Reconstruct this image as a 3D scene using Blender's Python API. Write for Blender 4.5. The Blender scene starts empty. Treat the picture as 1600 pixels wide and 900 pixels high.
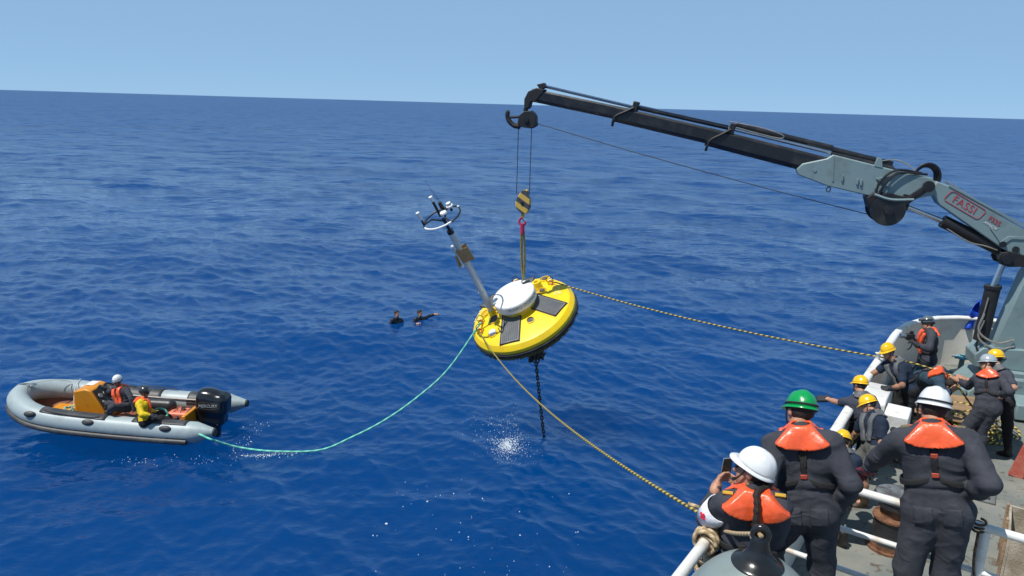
import bpy, bmesh, math, random
import numpy as np
from mathutils import Vector, Matrix

random.seed(7)
rng = np.random.default_rng(11)
scene = bpy.context.scene
col = scene.collection

# ------------------------------------------------------------------ camera
CAM_H = 8.0                                   # eye height above the sea, metres
PITCH = math.radians(14.12)                   # looking down
ROLL = math.atan(46 / 1600)
fw = Vector((0, math.cos(PITCH), -math.sin(PITCH)))
r0 = Vector((1, 0, 0))
u0 = r0.cross(fw)
cr = r0 * math.cos(ROLL) + u0 * math.sin(ROLL)
cu = cr.cross(fw)
cam_data = bpy.data.cameras.new('camera')
cam_data.sensor_width = 36.0
cam_data.lens = 1140 / 1600 * 36.0
cam_data.clip_start = 0.1
cam_data.clip_end = 200000
cam = bpy.data.objects.new('camera', cam_data)
col.objects.link(cam)
mw = Matrix.Identity(4)
for i in range(3):
    mw[i][0], mw[i][1], mw[i][2] = cr[i], cu[i], -fw[i]
mw[2][3] = CAM_H
cam.matrix_world = mw
scene.camera = cam

# ------------------------------------------------------------------ sky and sun
SUN_EL, SUN_AZ = math.radians(63), math.radians(-115)     # azimuth from +Y, clockwise
world = bpy.data.worlds.new('World')
scene.world = world
world.use_nodes = True
wn = world.node_tree
bg = wn.nodes['Background']
sky = wn.nodes.new('ShaderNodeTexSky')
sky.sky_type = 'NISHITA'
sky.sun_disc = False
sky.sun_elevation = SUN_EL
sky.sun_rotation = SUN_AZ
sky.altitude = 0
sky.air_density = 0.3
sky.dust_density = 0.0
sky.ozone_density = 5.0
haze_mix = wn.nodes.new('ShaderNodeMix')          # summer sea haze: an even pale veil over the clear sky
haze_mix.data_type = 'RGBA'
sky_co = wn.nodes.new('ShaderNodeTexCoord'); sky_sp = wn.nodes.new('ShaderNodeSeparateXYZ'); sky_mr = wn.nodes.new('ShaderNodeMapRange')
wn.links.new(sky_co.outputs['Generated'], sky_sp.inputs[0]); wn.links.new(sky_sp.outputs[2], sky_mr.inputs[0])
sky_mr.inputs['From Min'].default_value = 0.0; sky_mr.inputs['From Max'].default_value = 1.0
sky_mr.inputs['To Min'].default_value = 0.86; sky_mr.inputs['To Max'].default_value = 0.30      # the veil thins towards the zenith
wn.links.new(sky_mr.outputs[0], haze_mix.inputs['Factor'])
haze_mix.inputs[7].default_value = (2.4, 4.05, 5.95, 1)
wn.links.new(sky.outputs[0], haze_mix.inputs[6])
wn.links.new(haze_mix.outputs[2], bg.inputs[0])
bg.inputs[1].default_value = 0.12
sd = bpy.data.lights.new('sun', 'SUN')
sd.energy = 4.6
sd.angle = math.radians(0.53)
sd.color = (1.0, 0.965, 0.91)
sun = bpy.data.objects.new('sun', sd)
col.objects.link(sun)
sdir = Vector((math.sin(SUN_AZ) * math.cos(SUN_EL), math.cos(SUN_AZ) * math.cos(SUN_EL), math.sin(SUN_EL)))
sun.rotation_euler = sdir.to_track_quat('Z', 'Y').to_euler()
sun.location = (-10, 5, 40)
vs = scene.view_settings
vs.view_transform = 'Standard'
vs.look = 'None'
vs.exposure = 0.1
vs.gamma = 1.0
vs.use_curve_mapping = False

# ------------------------------------------------------------------ helpers
def tag(o, label=None, cat=None, group=None, kind=None):
    if label: o['label'] = label
    if cat: o['category'] = cat
    if group: o['group'] = group
    if kind: o['kind'] = kind
    return o

def thing(name, label, cat, loc=(0, 0, 0), group=None, mat=None):
    o = bpy.data.objects.new(name, None)
    o.empty_display_size = 0.2
    col.objects.link(o)
    if mat is not None: o.matrix_world = mat
    else: o.location = loc
    return tag(o, label, cat, group)

def V(*a):
    return np.array(a if len(a) > 1 else a[0], float)

def unit(v):
    v = np.asarray(v, float)
    return v / (np.linalg.norm(v) + 1e-12)

def frame(z, hint=(0, 0, 1)):
    z = unit(z); x = np.cross(hint, z)
    if np.linalg.norm(x) < 1e-4: x = np.cross((1, 0.1, 0), z)
    x = unit(x)
    return x, np.cross(z, x), z

def mat4(o, x, y, z):
    m = Matrix.Identity(4)
    for i in range(3):
        m[i][0], m[i][1], m[i][2], m[i][3] = x[i], y[i], z[i], o[i]
    return m

class MB:
    """collects shapes into one mesh"""
    def __init__(self):
        self.v = []; self.f = []; self.n = 0
    def add(self, vs, fs, M=None):
        vs = np.asarray(vs, float).reshape(-1, 3)
        if M is not None:
            A = np.array(M); vs = vs @ A[:3, :3].T + A[:3, 3]
        self.v.append(vs)
        self.f += [tuple(i + self.n for i in f) for f in fs]
        self.n += len(vs)
        return self
    def box(self, c, s, M=None):
        c = V(c); h = V(s) / 2
        vs = [c + h * V(a, b, d) for a in (-1, 1) for b in (-1, 1) for d in (-1, 1)]
        return self.add(vs, [(0, 1, 3, 2), (4, 6, 7, 5), (0, 4, 5, 1), (2, 3, 7, 6), (0, 2, 6, 4), (1, 5, 7, 3)], M)
    def bar(self, p, q, w, h, up=(0, 0, 1), w2=None, h2=None):
        p, q = V(p), V(q); d = unit(q - p); x = unit(np.cross(d, up)); y = np.cross(x, d)
        w2 = w if w2 is None else w2; h2 = h if h2 is None else h2
        vs = []
        for c, ww, hh in ((p, w, h), (q, w2, h2)):
            for a, b in ((-1, -1), (1, -1), (1, 1), (-1, 1)):
                vs.append(c + x * ww / 2 * a + y * hh / 2 * b)
        return self.add(vs, [(0, 3, 2, 1), (4, 5, 6, 7), (0, 1, 5, 4), (1, 2, 6, 5), (2, 3, 7, 6), (3, 0, 4, 7)])
    def tube(self, pts, r, n=8, closed=False, caps=True, up=(0, 0, 1)):
        P = [V(p) for p in pts]; m = len(P)
        rs = [r] * m if np.isscalar(r) else list(r)
        x = None; vs = []
        for i in range(m):
            if closed: d = P[(i + 1) % m] - P[i - 1]
            else: d = P[min(i + 1, m - 1)] - P[max(i - 1, 0)]
            d = unit(d)
            if x is None: x, y, _ = frame(d, up)
            else:
                x = x - d * (x @ d); x = unit(x); y = np.cross(d, x)
            for k in range(n):
                a = 2 * math.pi * k / n
                vs.append(P[i] + rs[i] * (math.cos(a) * x + math.sin(a) * y))
        fs = []
        for i in range(m if closed else m - 1):
            j = (i + 1) % m
            for k in range(n):
                l = (k + 1) % n
                fs.append((i * n + k, i * n + l, j * n + l, j * n + k))
        if caps and not closed:
            fs.append(tuple(range(n - 1, -1, -1))); fs.append(tuple((m - 1) * n + k for k in range(n)))
        return self.add(vs, fs)
    def lathe(self, prof, n=32, M=None, arc=None):
        vs = []; fs = []
        m = len(prof); full = arc is None
        a0, a1 = (0, 2 * math.pi) if full else arc
        nn = n if full else n + 1
        for k in range(nn):
            a = a0 + (a1 - a0) * k / n
            for (r, z) in prof: vs.append((r * math.cos(a), r * math.sin(a), z))
        for k in range(n):
            l = (k + 1) % nn
            for i in range(m - 1):
                fs.append((k * m + i, l * m + i, l * m + i + 1, k * m + i + 1))
        return self.add(vs, fs, M)
    def prism(self, poly, h, M=None, z0=0.0):
        n = len(poly)
        vs = [(x, y, z0) for x, y in poly] + [(x, y, z0 + h) for x, y in poly]
        a = sum(poly[i][0] * poly[(i + 1) % n][1] - poly[(i + 1) % n][0] * poly[i][1] for i in range(n))
        fs = [tuple(range(n - 1, -1, -1)), tuple(range(n, 2 * n))] + [(i, (i + 1) % n, n + (i + 1) % n, n + i) for i in range(n)]
        if a < 0: fs = [tuple(reversed(f)) for f in fs]
        return self.add(vs, fs, M)
    def ell(self, c, r, n=16, M=None, m=10):
        c = V(c); r = V(r) if not np.isscalar(r) else V(r, r, r)
        vs = [c + r * V(0, 0, -1)]
        for i in range(1, m):
            t = -math.pi / 2 + math.pi * i / m
            for k in range(n):
                a = 2 * math.pi * k / n
                vs.append(c + r * V(math.cos(t) * math.cos(a), math.cos(t) * math.sin(a), math.sin(t)))
        vs.append(c + r * V(0, 0, 1)); L = len(vs) - 1
        fs = [(0, 1 + (k + 1) % n, 1 + k) for k in range(n)]
        for i in range(m - 2):
            for k in range(n):
                l = (k + 1) % n; b = 1 + i * n
                fs.append((b + k, b + l, b + n + l, b + n + k))
        b = 1 + (m - 2) * n
        fs += [(b + k, b + (k + 1) % n, L) for k in range(n)]
        return self.add(vs, fs, M)
    def mesh(self, name):
        me = bpy.data.meshes.new(name)
        me.from_pydata(np.vstack(self.v).tolist(), [], self.f)
        me.update()
        return me
    def build(self, name, mat, parent=None, angle=35, bevel=0, seg=2, loc=None):
        me = self.mesh(name)
        me.materials.append(mat)
        me.polygons.foreach_set('use_smooth', [True] * len(me.polygons))
        if angle is not None: me.set_sharp_from_angle(angle=math.radians(angle))
        return link(me, name, parent, bevel, seg, loc)

def link(me, name, parent=None, bevel=0, seg=2, loc=None):
    o = bpy.data.objects.new(name, me)
    col.objects.link(o)
    if parent is not None: o.parent = parent
    if loc is not None: o.location = loc
    if bevel:
        b = o.modifiers.new('bevel', 'BEVEL'); b.width = bevel; b.segments = seg
        b.limit_method = 'ANGLE'; b.angle_limit = math.radians(40); b.harden_normals = False
    return o

def copy_tree(o, parent=None):
    c = o.copy(); col.objects.link(c); c.parent = parent
    for ch in list(o.children): copy_tree(ch, c)
    return c

def npmesh(name, vs, quads, mat, smooth=True):
    me = bpy.data.meshes.new(name)
    vs = np.ascontiguousarray(vs, dtype=np.float32); q = np.ascontiguousarray(quads, dtype=np.int32)
    k = q.shape[1]
    me.vertices.add(len(vs)); me.vertices.foreach_set('co', vs.ravel())
    me.loops.add(q.size); me.loops.foreach_set('vertex_index', q.ravel())
    me.polygons.add(len(q))
    me.polygons.foreach_set('loop_start', np.arange(0, q.size, k, dtype=np.int32))
    me.update(calc_edges=True)
    me.polygons.foreach_set('use_smooth', np.full(len(q), smooth))
    if mat: me.materials.append(mat)
    return me

def spline(pts, n):
    """Catmull-Rom through pts, n samples per span"""
    P = [V(p) for p in pts]; P = [2 * P[0] - P[1]] + P + [2 * P[-1] - P[-2]]
    out = []
    for i in range(1, len(P) - 2):
        a, b, c, d = P[i - 1:i + 3]
        for k in range(n):
            t = k / n
            out.append(0.5 * ((2 * b) + (-a + c) * t + (2 * a - 5 * b + 4 * c - d) * t * t + (-a + 3 * b - 3 * c + d) * t ** 3))
    out.append(P[-2])
    return out

def sag(p, q, s, n=24):
    p, q = V(p), V(q)
    return [p + (q - p) * t - V(0, 0, 4 * s * t * (1 - t)) for t in np.linspace(0, 1, n)]

# ------------------------------------------------------------------ materials
def lin(r, g, b):
    f = lambda c: (c / 255 / 12.92) if c / 255 <= 0.04045 else ((c / 255 + 0.055) / 1.055) ** 2.4
    return (f(r), f(g), f(b))

_mats = {}
def mat(name, c, rough=0.5, metal=0.0, var=0.15, scale=6.0, bump=0.0, bscale=60.0, c2=None, amount=0.5, coat=0.0, spec=0.5, sheen=0.0, emit=None):
    """painted / cloth / metal surface: two tones mixed by noise, uneven roughness and fine relief"""
    if name in _mats: return _mats[name]
    m = bpy.data.materials.new(name); m.use_nodes = True
    nt = m.node_tree; p = nt.nodes['Principled BSDF']
    tc = nt.nodes.new('ShaderNodeTexCoord')
    nz = nt.nodes.new('ShaderNodeTexNoise'); nz.inputs['Scale'].default_value = scale
    nz.inputs['Detail'].default_value = 6; nz.inputs['Roughness'].default_value = 0.62
    nt.links.new(tc.outputs['Object'], nz.inputs['Vector'])
    rp = nt.nodes.new('ShaderNodeValToRGB')
    rp.color_ramp.elements[0].position = 0.5 - 0.22 * amount if c2 is None else 0.62 - 0.3 * amount
    rp.color_ramp.elements[1].position = 0.5 + 0.25 * amount if c2 is None else 0.8 - 0.25 * amount
    d = c2 if c2 is not None else tuple(x * (1 - var) for x in c)
    e = c if c2 is not None else tuple(min(1, x * (1 + var)) for x in c)
    rp.color_ramp.elements[0].color = (*(e if c2 is not None else d), 1)
    rp.color_ramp.elements[1].color = (*(d if c2 is not None else e), 1)
    nt.links.new(nz.outputs[0], rp.inputs[0])
    nt.links.new(rp.outputs[0], p.inputs['Base Color'])
    mr = nt.nodes.new('ShaderNodeMapRange')
    mr.inputs['To Min'].default_value = max(0.02, rough - 0.1); mr.inputs['To Max'].default_value = min(1, rough + 0.12)
    nt.links.new(nz.outputs[0], mr.inputs[0]); nt.links.new(mr.outputs[0], p.inputs['Roughness'])
    p.inputs['Metallic'].default_value = metal
    p.inputs['Specular IOR Level'].default_value = spec
    if coat: p.inputs['Coat Weight'].default_value = coat; p.inputs['Coat Roughness'].default_value = 0.15
    if sheen: p.inputs['Sheen Weight'].default_value = sheen
    if bump:
        n2 = nt.nodes.new('ShaderNodeTexNoise'); n2.inputs['Scale'].default_value = bscale; n2.inputs['Detail'].default_value = 4
        nt.links.new(tc.outputs['Object'], n2.inputs['Vector'])
        b = nt.nodes.new('ShaderNodeBump'); b.inputs['Strength'].default_value = bump; b.inputs['Distance'].default_value = 0.02
        nt.links.new(n2.outputs[0], b.inputs['Height']); nt.links.new(b.outputs[0], p.inputs['Normal'])
    _mats[name] = m
    return m

def text_mesh(body, size, extrude=0.0, italic=0.0, space=1.0, align='CENTER'):
    cu_ = bpy.data.curves.new('txt', 'FONT'); cu_.body = body; cu_.size = size
    cu_.align_x = align; cu_.align_y = 'CENTER'; cu_.extrude = extrude; cu_.shear = italic; cu_.space_character = space
    cu_.resolution_u = 3
    o = bpy.data.objects.new('txt', cu_); col.objects.link(o)
    dg = bpy.context.evaluated_depsgraph_get()
    me = bpy.data.meshes.new_from_object(o.evaluated_get(dg))
    col.objects.unlink(o); bpy.data.objects.remove(o)
    return me

# ship axes: A runs along the ship away from the camera, B across it, inboard
SHIP_AZ = math.radians(34.2)
AX = V(math.sin(SHIP_AZ), math.cos(SHIP_AZ), 0)
BX = V(math.cos(SHIP_AZ), -math.sin(SHIP_AZ), 0)
def S(s, t, z=0.0):
    return AX * s + BX * t + V(0, 0, z)
DECK = 2.5          # working deck above the sea
UPPER = 4.4         # upper deck
# ------------------------------------------------------------------ sea
NW = 150
w_lam = np.exp(rng.uniform(math.log(0.22), math.log(22), NW))
w_k = 2 * math.pi / w_lam
_spr = np.interp(np.log(w_lam), [math.log(0.3), math.log(26)], [0.95, 0.5])
w_az = math.radians(212) + rng.normal(0, 1, NW) * _spr
w_dx, w_dy = np.sin(w_az), np.cos(w_az)
w_ph = rng.uniform(0, 2 * math.pi, NW)
_st = 0.021 * np.interp(np.log(w_lam), [math.log(0.22), math.log(0.5), math.log(1.2), math.log(3), math.log(6), math.log(22)], [0.85, 1.3, 1.25, 0.75, 0.55, 0.36])
w_a = _st / w_k

def sea_z(x, y):
    x = np.atleast_1d(np.asarray(x, float)); y = np.atleast_1d(np.asarray(y, float))
    z = np.zeros_like(x)
    for k, a, dx, dy, ph in zip(w_k, w_a, w_dx, w_dy, w_ph):
        z += a * np.cos(k * (dx * x + dy * y) + ph)
    return z

def build_sea():
    f = 730.0
    dep = np.concatenate([np.linspace(math.radians(80), math.radians(40), 24, endpoint=False),
                          np.arctan(np.linspace(math.tan(math.radians(40)), 6.5 / f, 610, endpoint=False)),
                          np.geomspace(6.5 / f, 8.0 / 60000, 60)])
    r = CAM_H / np.tan(dep)
    th = np.concatenate([np.linspace(-180, -40, 60, endpoint=False), np.linspace(-40, 40, 860, endpoint=False), np.linspace(40, 180, 60, endpoint=False)])
    th = np.radians(th)
    dr = np.gradient(r); dth = np.gradient(th)
    dth[0] = dth[1]; dth[-1] = dth[-2]
    Rr, Th = np.meshgrid(r, th, indexing='ij')
    X = (Rr * np.sin(Th)).ravel(); Y = (Rr * np.cos(Th)).ravel()
    DR = np.broadcast_to(dr[:, None], Rr.shape).ravel(); DT = (Rr * dth[None, :]).ravel()
    sx, sy = np.sin(Th).ravel(), np.cos(Th).ravel()
    Z = np.zeros_like(X); OX = np.zeros_like(X); OY = np.zeros_like(X); res = np.zeros_like(X); tot = 0
    near = Rr.ravel() < 4000
    Xn, Yn, sxn, syn, DRn, DTn = X[near], Y[near], sx[near], sy[near], DR[near], DT[near]
    zz = np.zeros_like(Xn); ox = np.zeros_like(Xn); oy = np.zeros_like(Xn); rs = np.zeros_like(Xn)
    for k, a, dx, dy, ph in zip(w_k, w_a, w_dx, w_dy, w_ph):
        kr = np.abs(k * (dx * sxn + dy * syn)) * DRn; kt = np.abs(k * (dx * syn - dy * sxn)) * DTn
        w = np.clip((2.6 - np.maximum(kr, kt)) / 1.4, 0, 1)
        p = k * (dx * Xn + dy * Yn) + ph
        zz += w * a * np.cos(p)
        sp = np.sin(p) * (w * a * 0.85)
        ox -= dx * sp; oy -= dy * sp
        rs += w * (a * k) ** 2; tot += (a * k) ** 2
    Z[near] = zz; OX[near] = ox; OY[near] = oy; res[near] = rs / tot
    vs = np.stack([X + OX, Y + OY, Z], 1)
    nr, nt_ = Rr.shape
    i = np.arange(nr - 1)[:, None] * nt_; j = np.arange(nt_)[None, :]; j2 = (j + 1) % nt_
    q = np.stack([i + j, i + nt_ + j, i + nt_ + j2, i + j2], -1).reshape(-1, 4)
    # close the hole under the ship with a small fan
    c = len(vs); vs = np.vstack([vs, [[0, 0, 0]]])
    res = np.append(res, 1.0)
    fan = np.stack([np.full(nt_, c), np.arange(nt_), (np.arange(nt_) + 1) % nt_, (np.arange(nt_) + 1) % nt_], 1)
    me = npmesh('sea', vs, q[:, ::-1], sea_material())
    at = me.attributes.new('resolved', 'FLOAT', 'POINT'); at.data.foreach_set('value', res.astype(np.float32))
    # consistent upward normals
    o = link(me, 'sea')
    tag(o, 'deep blue open sea with small wind ripples', 'sea', kind='structure')
    return o

def sea_material():
    m = bpy.data.materials.new('sea_water'); m.use_nodes = True
    nt = m.node_tree; p = nt.nodes['Principled BSDF']; N = nt.nodes.new; L = nt.links.new
    tc = N('ShaderNodeTexCoord')
    at = N('ShaderNodeAttribute'); at.attribute_name = 'resolved'
    # upwelling colour of deep clear water, slightly uneven
    nz = N('ShaderNodeTexNoise'); nz.inputs['Scale'].default_value = 0.05; nz.inputs['Detail'].default_value = 5
    L(tc.outputs['Object'], nz.inputs['Vector'])
    rp = N('ShaderNodeValToRGB')
    rp.color_ramp.elements[0].position = 0.3; rp.color_ramp.elements[0].color = (0.0006, 0.034, 0.142, 1)
    rp.color_ramp.elements[1].position = 0.7; rp.color_ramp.elements[1].color = (0.0008, 0.044, 0.172, 1)
    L(nz.outputs[0], rp.inputs[0]); L(rp.outputs[0], p.inputs['Base Color'])
    p.subsurface_method = 'BURLEY'          # light wells up from metres below, so shadows on it are soft
    p.inputs['Subsurface Weight'].default_value = 1.0
    p.inputs['Subsurface Radius'].default_value = (1.0, 1.0, 1.0)
    p.inputs['Subsurface Scale'].default_value = 20.0
    p.inputs['IOR'].default_value = 1.333
    mr = N('ShaderNodeMapRange'); mr.inputs['From Min'].default_value = 0.40; mr.inputs['From Max'].default_value = 0.0
    mr.inputs['To Min'].default_value = 0.07; mr.inputs['To Max'].default_value = 0.30
    L(at.outputs['Fac'], mr.inputs[0]); L(mr.outputs[0], p.inputs['Roughness'])
    # fine ripples everywhere, longer ones where the mesh cannot carry them
    def ripple(scale, detail, stretch):
        mp = N('ShaderNodeMapping'); mp.inputs['Scale'].default_value = (scale * stretch, scale, scale)
        mp.inputs['Rotation'].default_value = (0, 0, math.radians(20))
        L(tc.outputs['Object'], mp.inputs['Vector'])
        t = N('ShaderNodeTexNoise'); t.inputs['Scale'].default_value = 1.0; t.inputs['Detail'].default_value = detail; t.inputs['Roughness'].default_value = 0.55
        L(mp.outputs[0], t.inputs['Vector']); return t
    a = ripple(7.0, 3, 0.6); b = ripple(1.3, 4, 0.5); c = ripple(0.3, 4, 0.5)
    b1 = N('ShaderNodeBump'); b1.inputs['Strength'].default_value = 0.55; b1.inputs['Distance'].default_value = 0.035
    L(a.outputs[0], b1.inputs['Height'])
    inv = N('ShaderNodeMath'); inv.operation = 'SUBTRACT'; inv.inputs[0].default_value = 1.0; L(at.outputs['Fac'], inv.inputs[1])
    s2 = N('ShaderNodeMath'); s2.operation = 'MULTIPLY_ADD'; s2.inputs[1].default_value = 0.85; s2.inputs[2].default_value = 0.05; L(inv.outputs[0], s2.inputs[0])
    b2 = N('ShaderNodeBump'); b2.inputs['Distance'].default_value = 0.2
    L(s2.outputs[0], b2.inputs['Strength']); L(b.outputs[0], b2.inputs['Height']); L(b1.outputs[0], b2.inputs['Normal'])
    s3 = N('ShaderNodeMath'); s3.operation = 'MULTIPLY'; s3.inputs[1].default_value = 0.6; L(inv.outputs[0], s3.inputs[0])
    b3 = N('ShaderNodeBump'); b3.inputs['Distance'].default_value = 0.55
    L(s3.outputs[0], b3.inputs['Strength']); L(c.outputs[0], b3.inputs['Height']); L(b2.outputs[0], b3.inputs['Normal'])
    # slopes of the unresolved chop, added straight to the normal
    mp = N('ShaderNodeMapping'); mp.inputs['Scale'].default_value = (0.22, 0.34, 0.3); mp.inputs['Rotation'].default_value = (0, 0, math.radians(18))
    L(tc.outputs['Object'], mp.inputs['Vector'])
    cz = N('ShaderNodeTexNoise'); cz.inputs['Scale'].default_value = 1.0; cz.inputs['Detail'].default_value = 7; cz.inputs['Roughness'].default_value = 0.72
    L(mp.outputs[0], cz.inputs['Vector'])
    sb = N('ShaderNodeVectorMath'); sb.operation = 'SUBTRACT'; sb.inputs[1].default_value = (0.5, 0.5, 0.5); L(cz.outputs['Color'], sb.inputs[0])
    fl = N('ShaderNodeVectorMath'); fl.operation = 'MULTIPLY'; fl.inputs[1].default_value = (1.0, 1.0, 0.0); L(sb.outputs[0], fl.inputs[0])
    am = N('ShaderNodeMath'); am.operation = 'MULTIPLY_ADD'; am.inputs[1].default_value = 1.35; am.inputs[2].default_value = 0.30; L(inv.outputs[0], am.inputs[0])
    gu = N('ShaderNodeTexNoise'); gu.inputs['Scale'].default_value = 0.035; gu.inputs['Detail'].default_value = 3; L(tc.outputs['Object'], gu.inputs['Vector'])   # gust patches
    gm = N('ShaderNodeMapRange'); gm.inputs['From Min'].default_value = 0.35; gm.inputs['From Max'].default_value = 0.65; gm.inputs['To Min'].default_value = 0.62; gm.inputs['To Max'].default_value = 1.35
    L(gu.outputs[0], gm.inputs[0])
    am2 = N('ShaderNodeMath'); am2.operation = 'MULTIPLY'; L(am.outputs[0], am2.inputs[0]); L(gm.outputs[0], am2.inputs[1]); am = am2
    sc_ = N('ShaderNodeVectorMath'); sc_.operation = 'SCALE'; L(fl.outputs[0], sc_.inputs[0]); L(am.outputs[0], sc_.inputs['Scale'])
    ad = N('ShaderNodeVectorMath'); ad.operation = 'ADD'; L(b3.outputs[0], ad.inputs[0]); L(sc_.outputs[0], ad.inputs[1])
    nm = N('ShaderNodeVectorMath'); nm.operation = 'NORMALIZE'; L(ad.outputs[0], nm.inputs[0])
    L(nm.outputs[0], p.inputs['Normal'])
    return m

build_sea()
# ------------------------------------------------------------------ ship: hull, decks, bulwark, rails
WHITE = mat('white_paint', (0.70, 0.70, 0.67), rough=0.42, scale=5, c2=(0.50, 0.42, 0.33), amount=0.28, bump=0.12, bscale=22)
CREAM = mat('bulwark_inside_paint', (0.74, 0.71, 0.63), rough=0.5, scale=2.2, c2=(0.58, 0.52, 0.43), amount=0.3, bump=0.12, bscale=18)
HULLP = mat('hull_grey_paint', (0.34, 0.37, 0.39), rough=0.45, scale=1.5, c2=(0.22, 0.22, 0.22), amount=0.4)
STEEL = mat('bare_steel', (0.45, 0.45, 0.44), rough=0.35, metal=0.9, var=0.2)
RUST = mat('rusty_iron', (0.10, 0.045, 0.022), rough=0.85, scale=9, c2=(0.22, 0.10, 0.05), amount=0.8, bump=0.6, bscale=40)
BLACKIRON = mat('black_painted_iron', (0.025, 0.025, 0.027), rough=0.5, scale=8, c2=(0.10, 0.07, 0.05), amount=0.35, bump=0.3, bscale=40)
WOOD = mat('weathered_wood', (0.34, 0.235, 0.15), rough=0.85, scale=5, c2=(0.20, 0.13, 0.08), amount=0.7, bump=0.5, bscale=40)
PALEWOOD = mat('pale_plywood', (0.42, 0.36, 0.28), rough=0.85, scale=4, c2=(0.26, 0.21, 0.15), amount=0.6, bump=0.4, bscale=40)
REDWOOD = mat('faded_red_paint', (0.46, 0.085, 0.060), rough=0.8, scale=3.2, c2=(0.42, 0.22, 0.14), amount=0.6, bump=0.5, bscale=35)
WOODDECK = mat('stern_wood_deck', (0.30, 0.19, 0.10), rough=0.8, scale=4, c2=(0.2, 0.13, 0.08), amount=0.6, bump=0.3, bscale=30)

def deck_material():
    m = mat('deck_paint', (0.150, 0.165, 0.150), rough=0.8, scale=1.7, c2=(0.215, 0.215, 0.185), amount=0.75, bump=0.35, bscale=120)
    nt = m.node_tree; p = nt.nodes['Principled BSDF']; N = nt.nodes.new; L = nt.links.new
    old = p.inputs['Base Color'].links[0].from_socket
    tc = N('ShaderNodeTexCoord')
    a = N('ShaderNodeTexNoise'); a.inputs['Scale'].default_value = 7; a.inputs['Detail'].default_value = 8; a.inputs['Distortion'].default_value = 1.2
    L(tc.outputs['Object'], a.inputs['Vector'])
    r = N('ShaderNodeValToRGB'); r.color_ramp.elements[0].position = 0.58; r.color_ramp.elements[1].position = 0.74
    L(a.outputs[0], r.inputs[0])
    mx = N('ShaderNodeMix'); mx.data_type = 'RGBA'; L(r.outputs[0], mx.inputs[0]); L(old, mx.inputs[6]); mx.inputs[7].default_value = (0.10, 0.075, 0.052, 1)
    L(mx.outputs[2], p.inputs['Base Color'])
    return m

SIDE_T = -1.56
def stern_curve(t0=SIDE_T, n=9):
    """plan of the bulwark: along the side, round the quarter, across the stern"""
    pts = [(16.3, t0), (16.9, t0 + 0.03), (17.5, t0 + 0.13), (18.05, t0 + 0.33), (18.5, t0 + 0.60), (18.85, t0 + 0.95), (19.08, t0 + 1.35), (19.15, t0 + 1.8)]
    return pts

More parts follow.
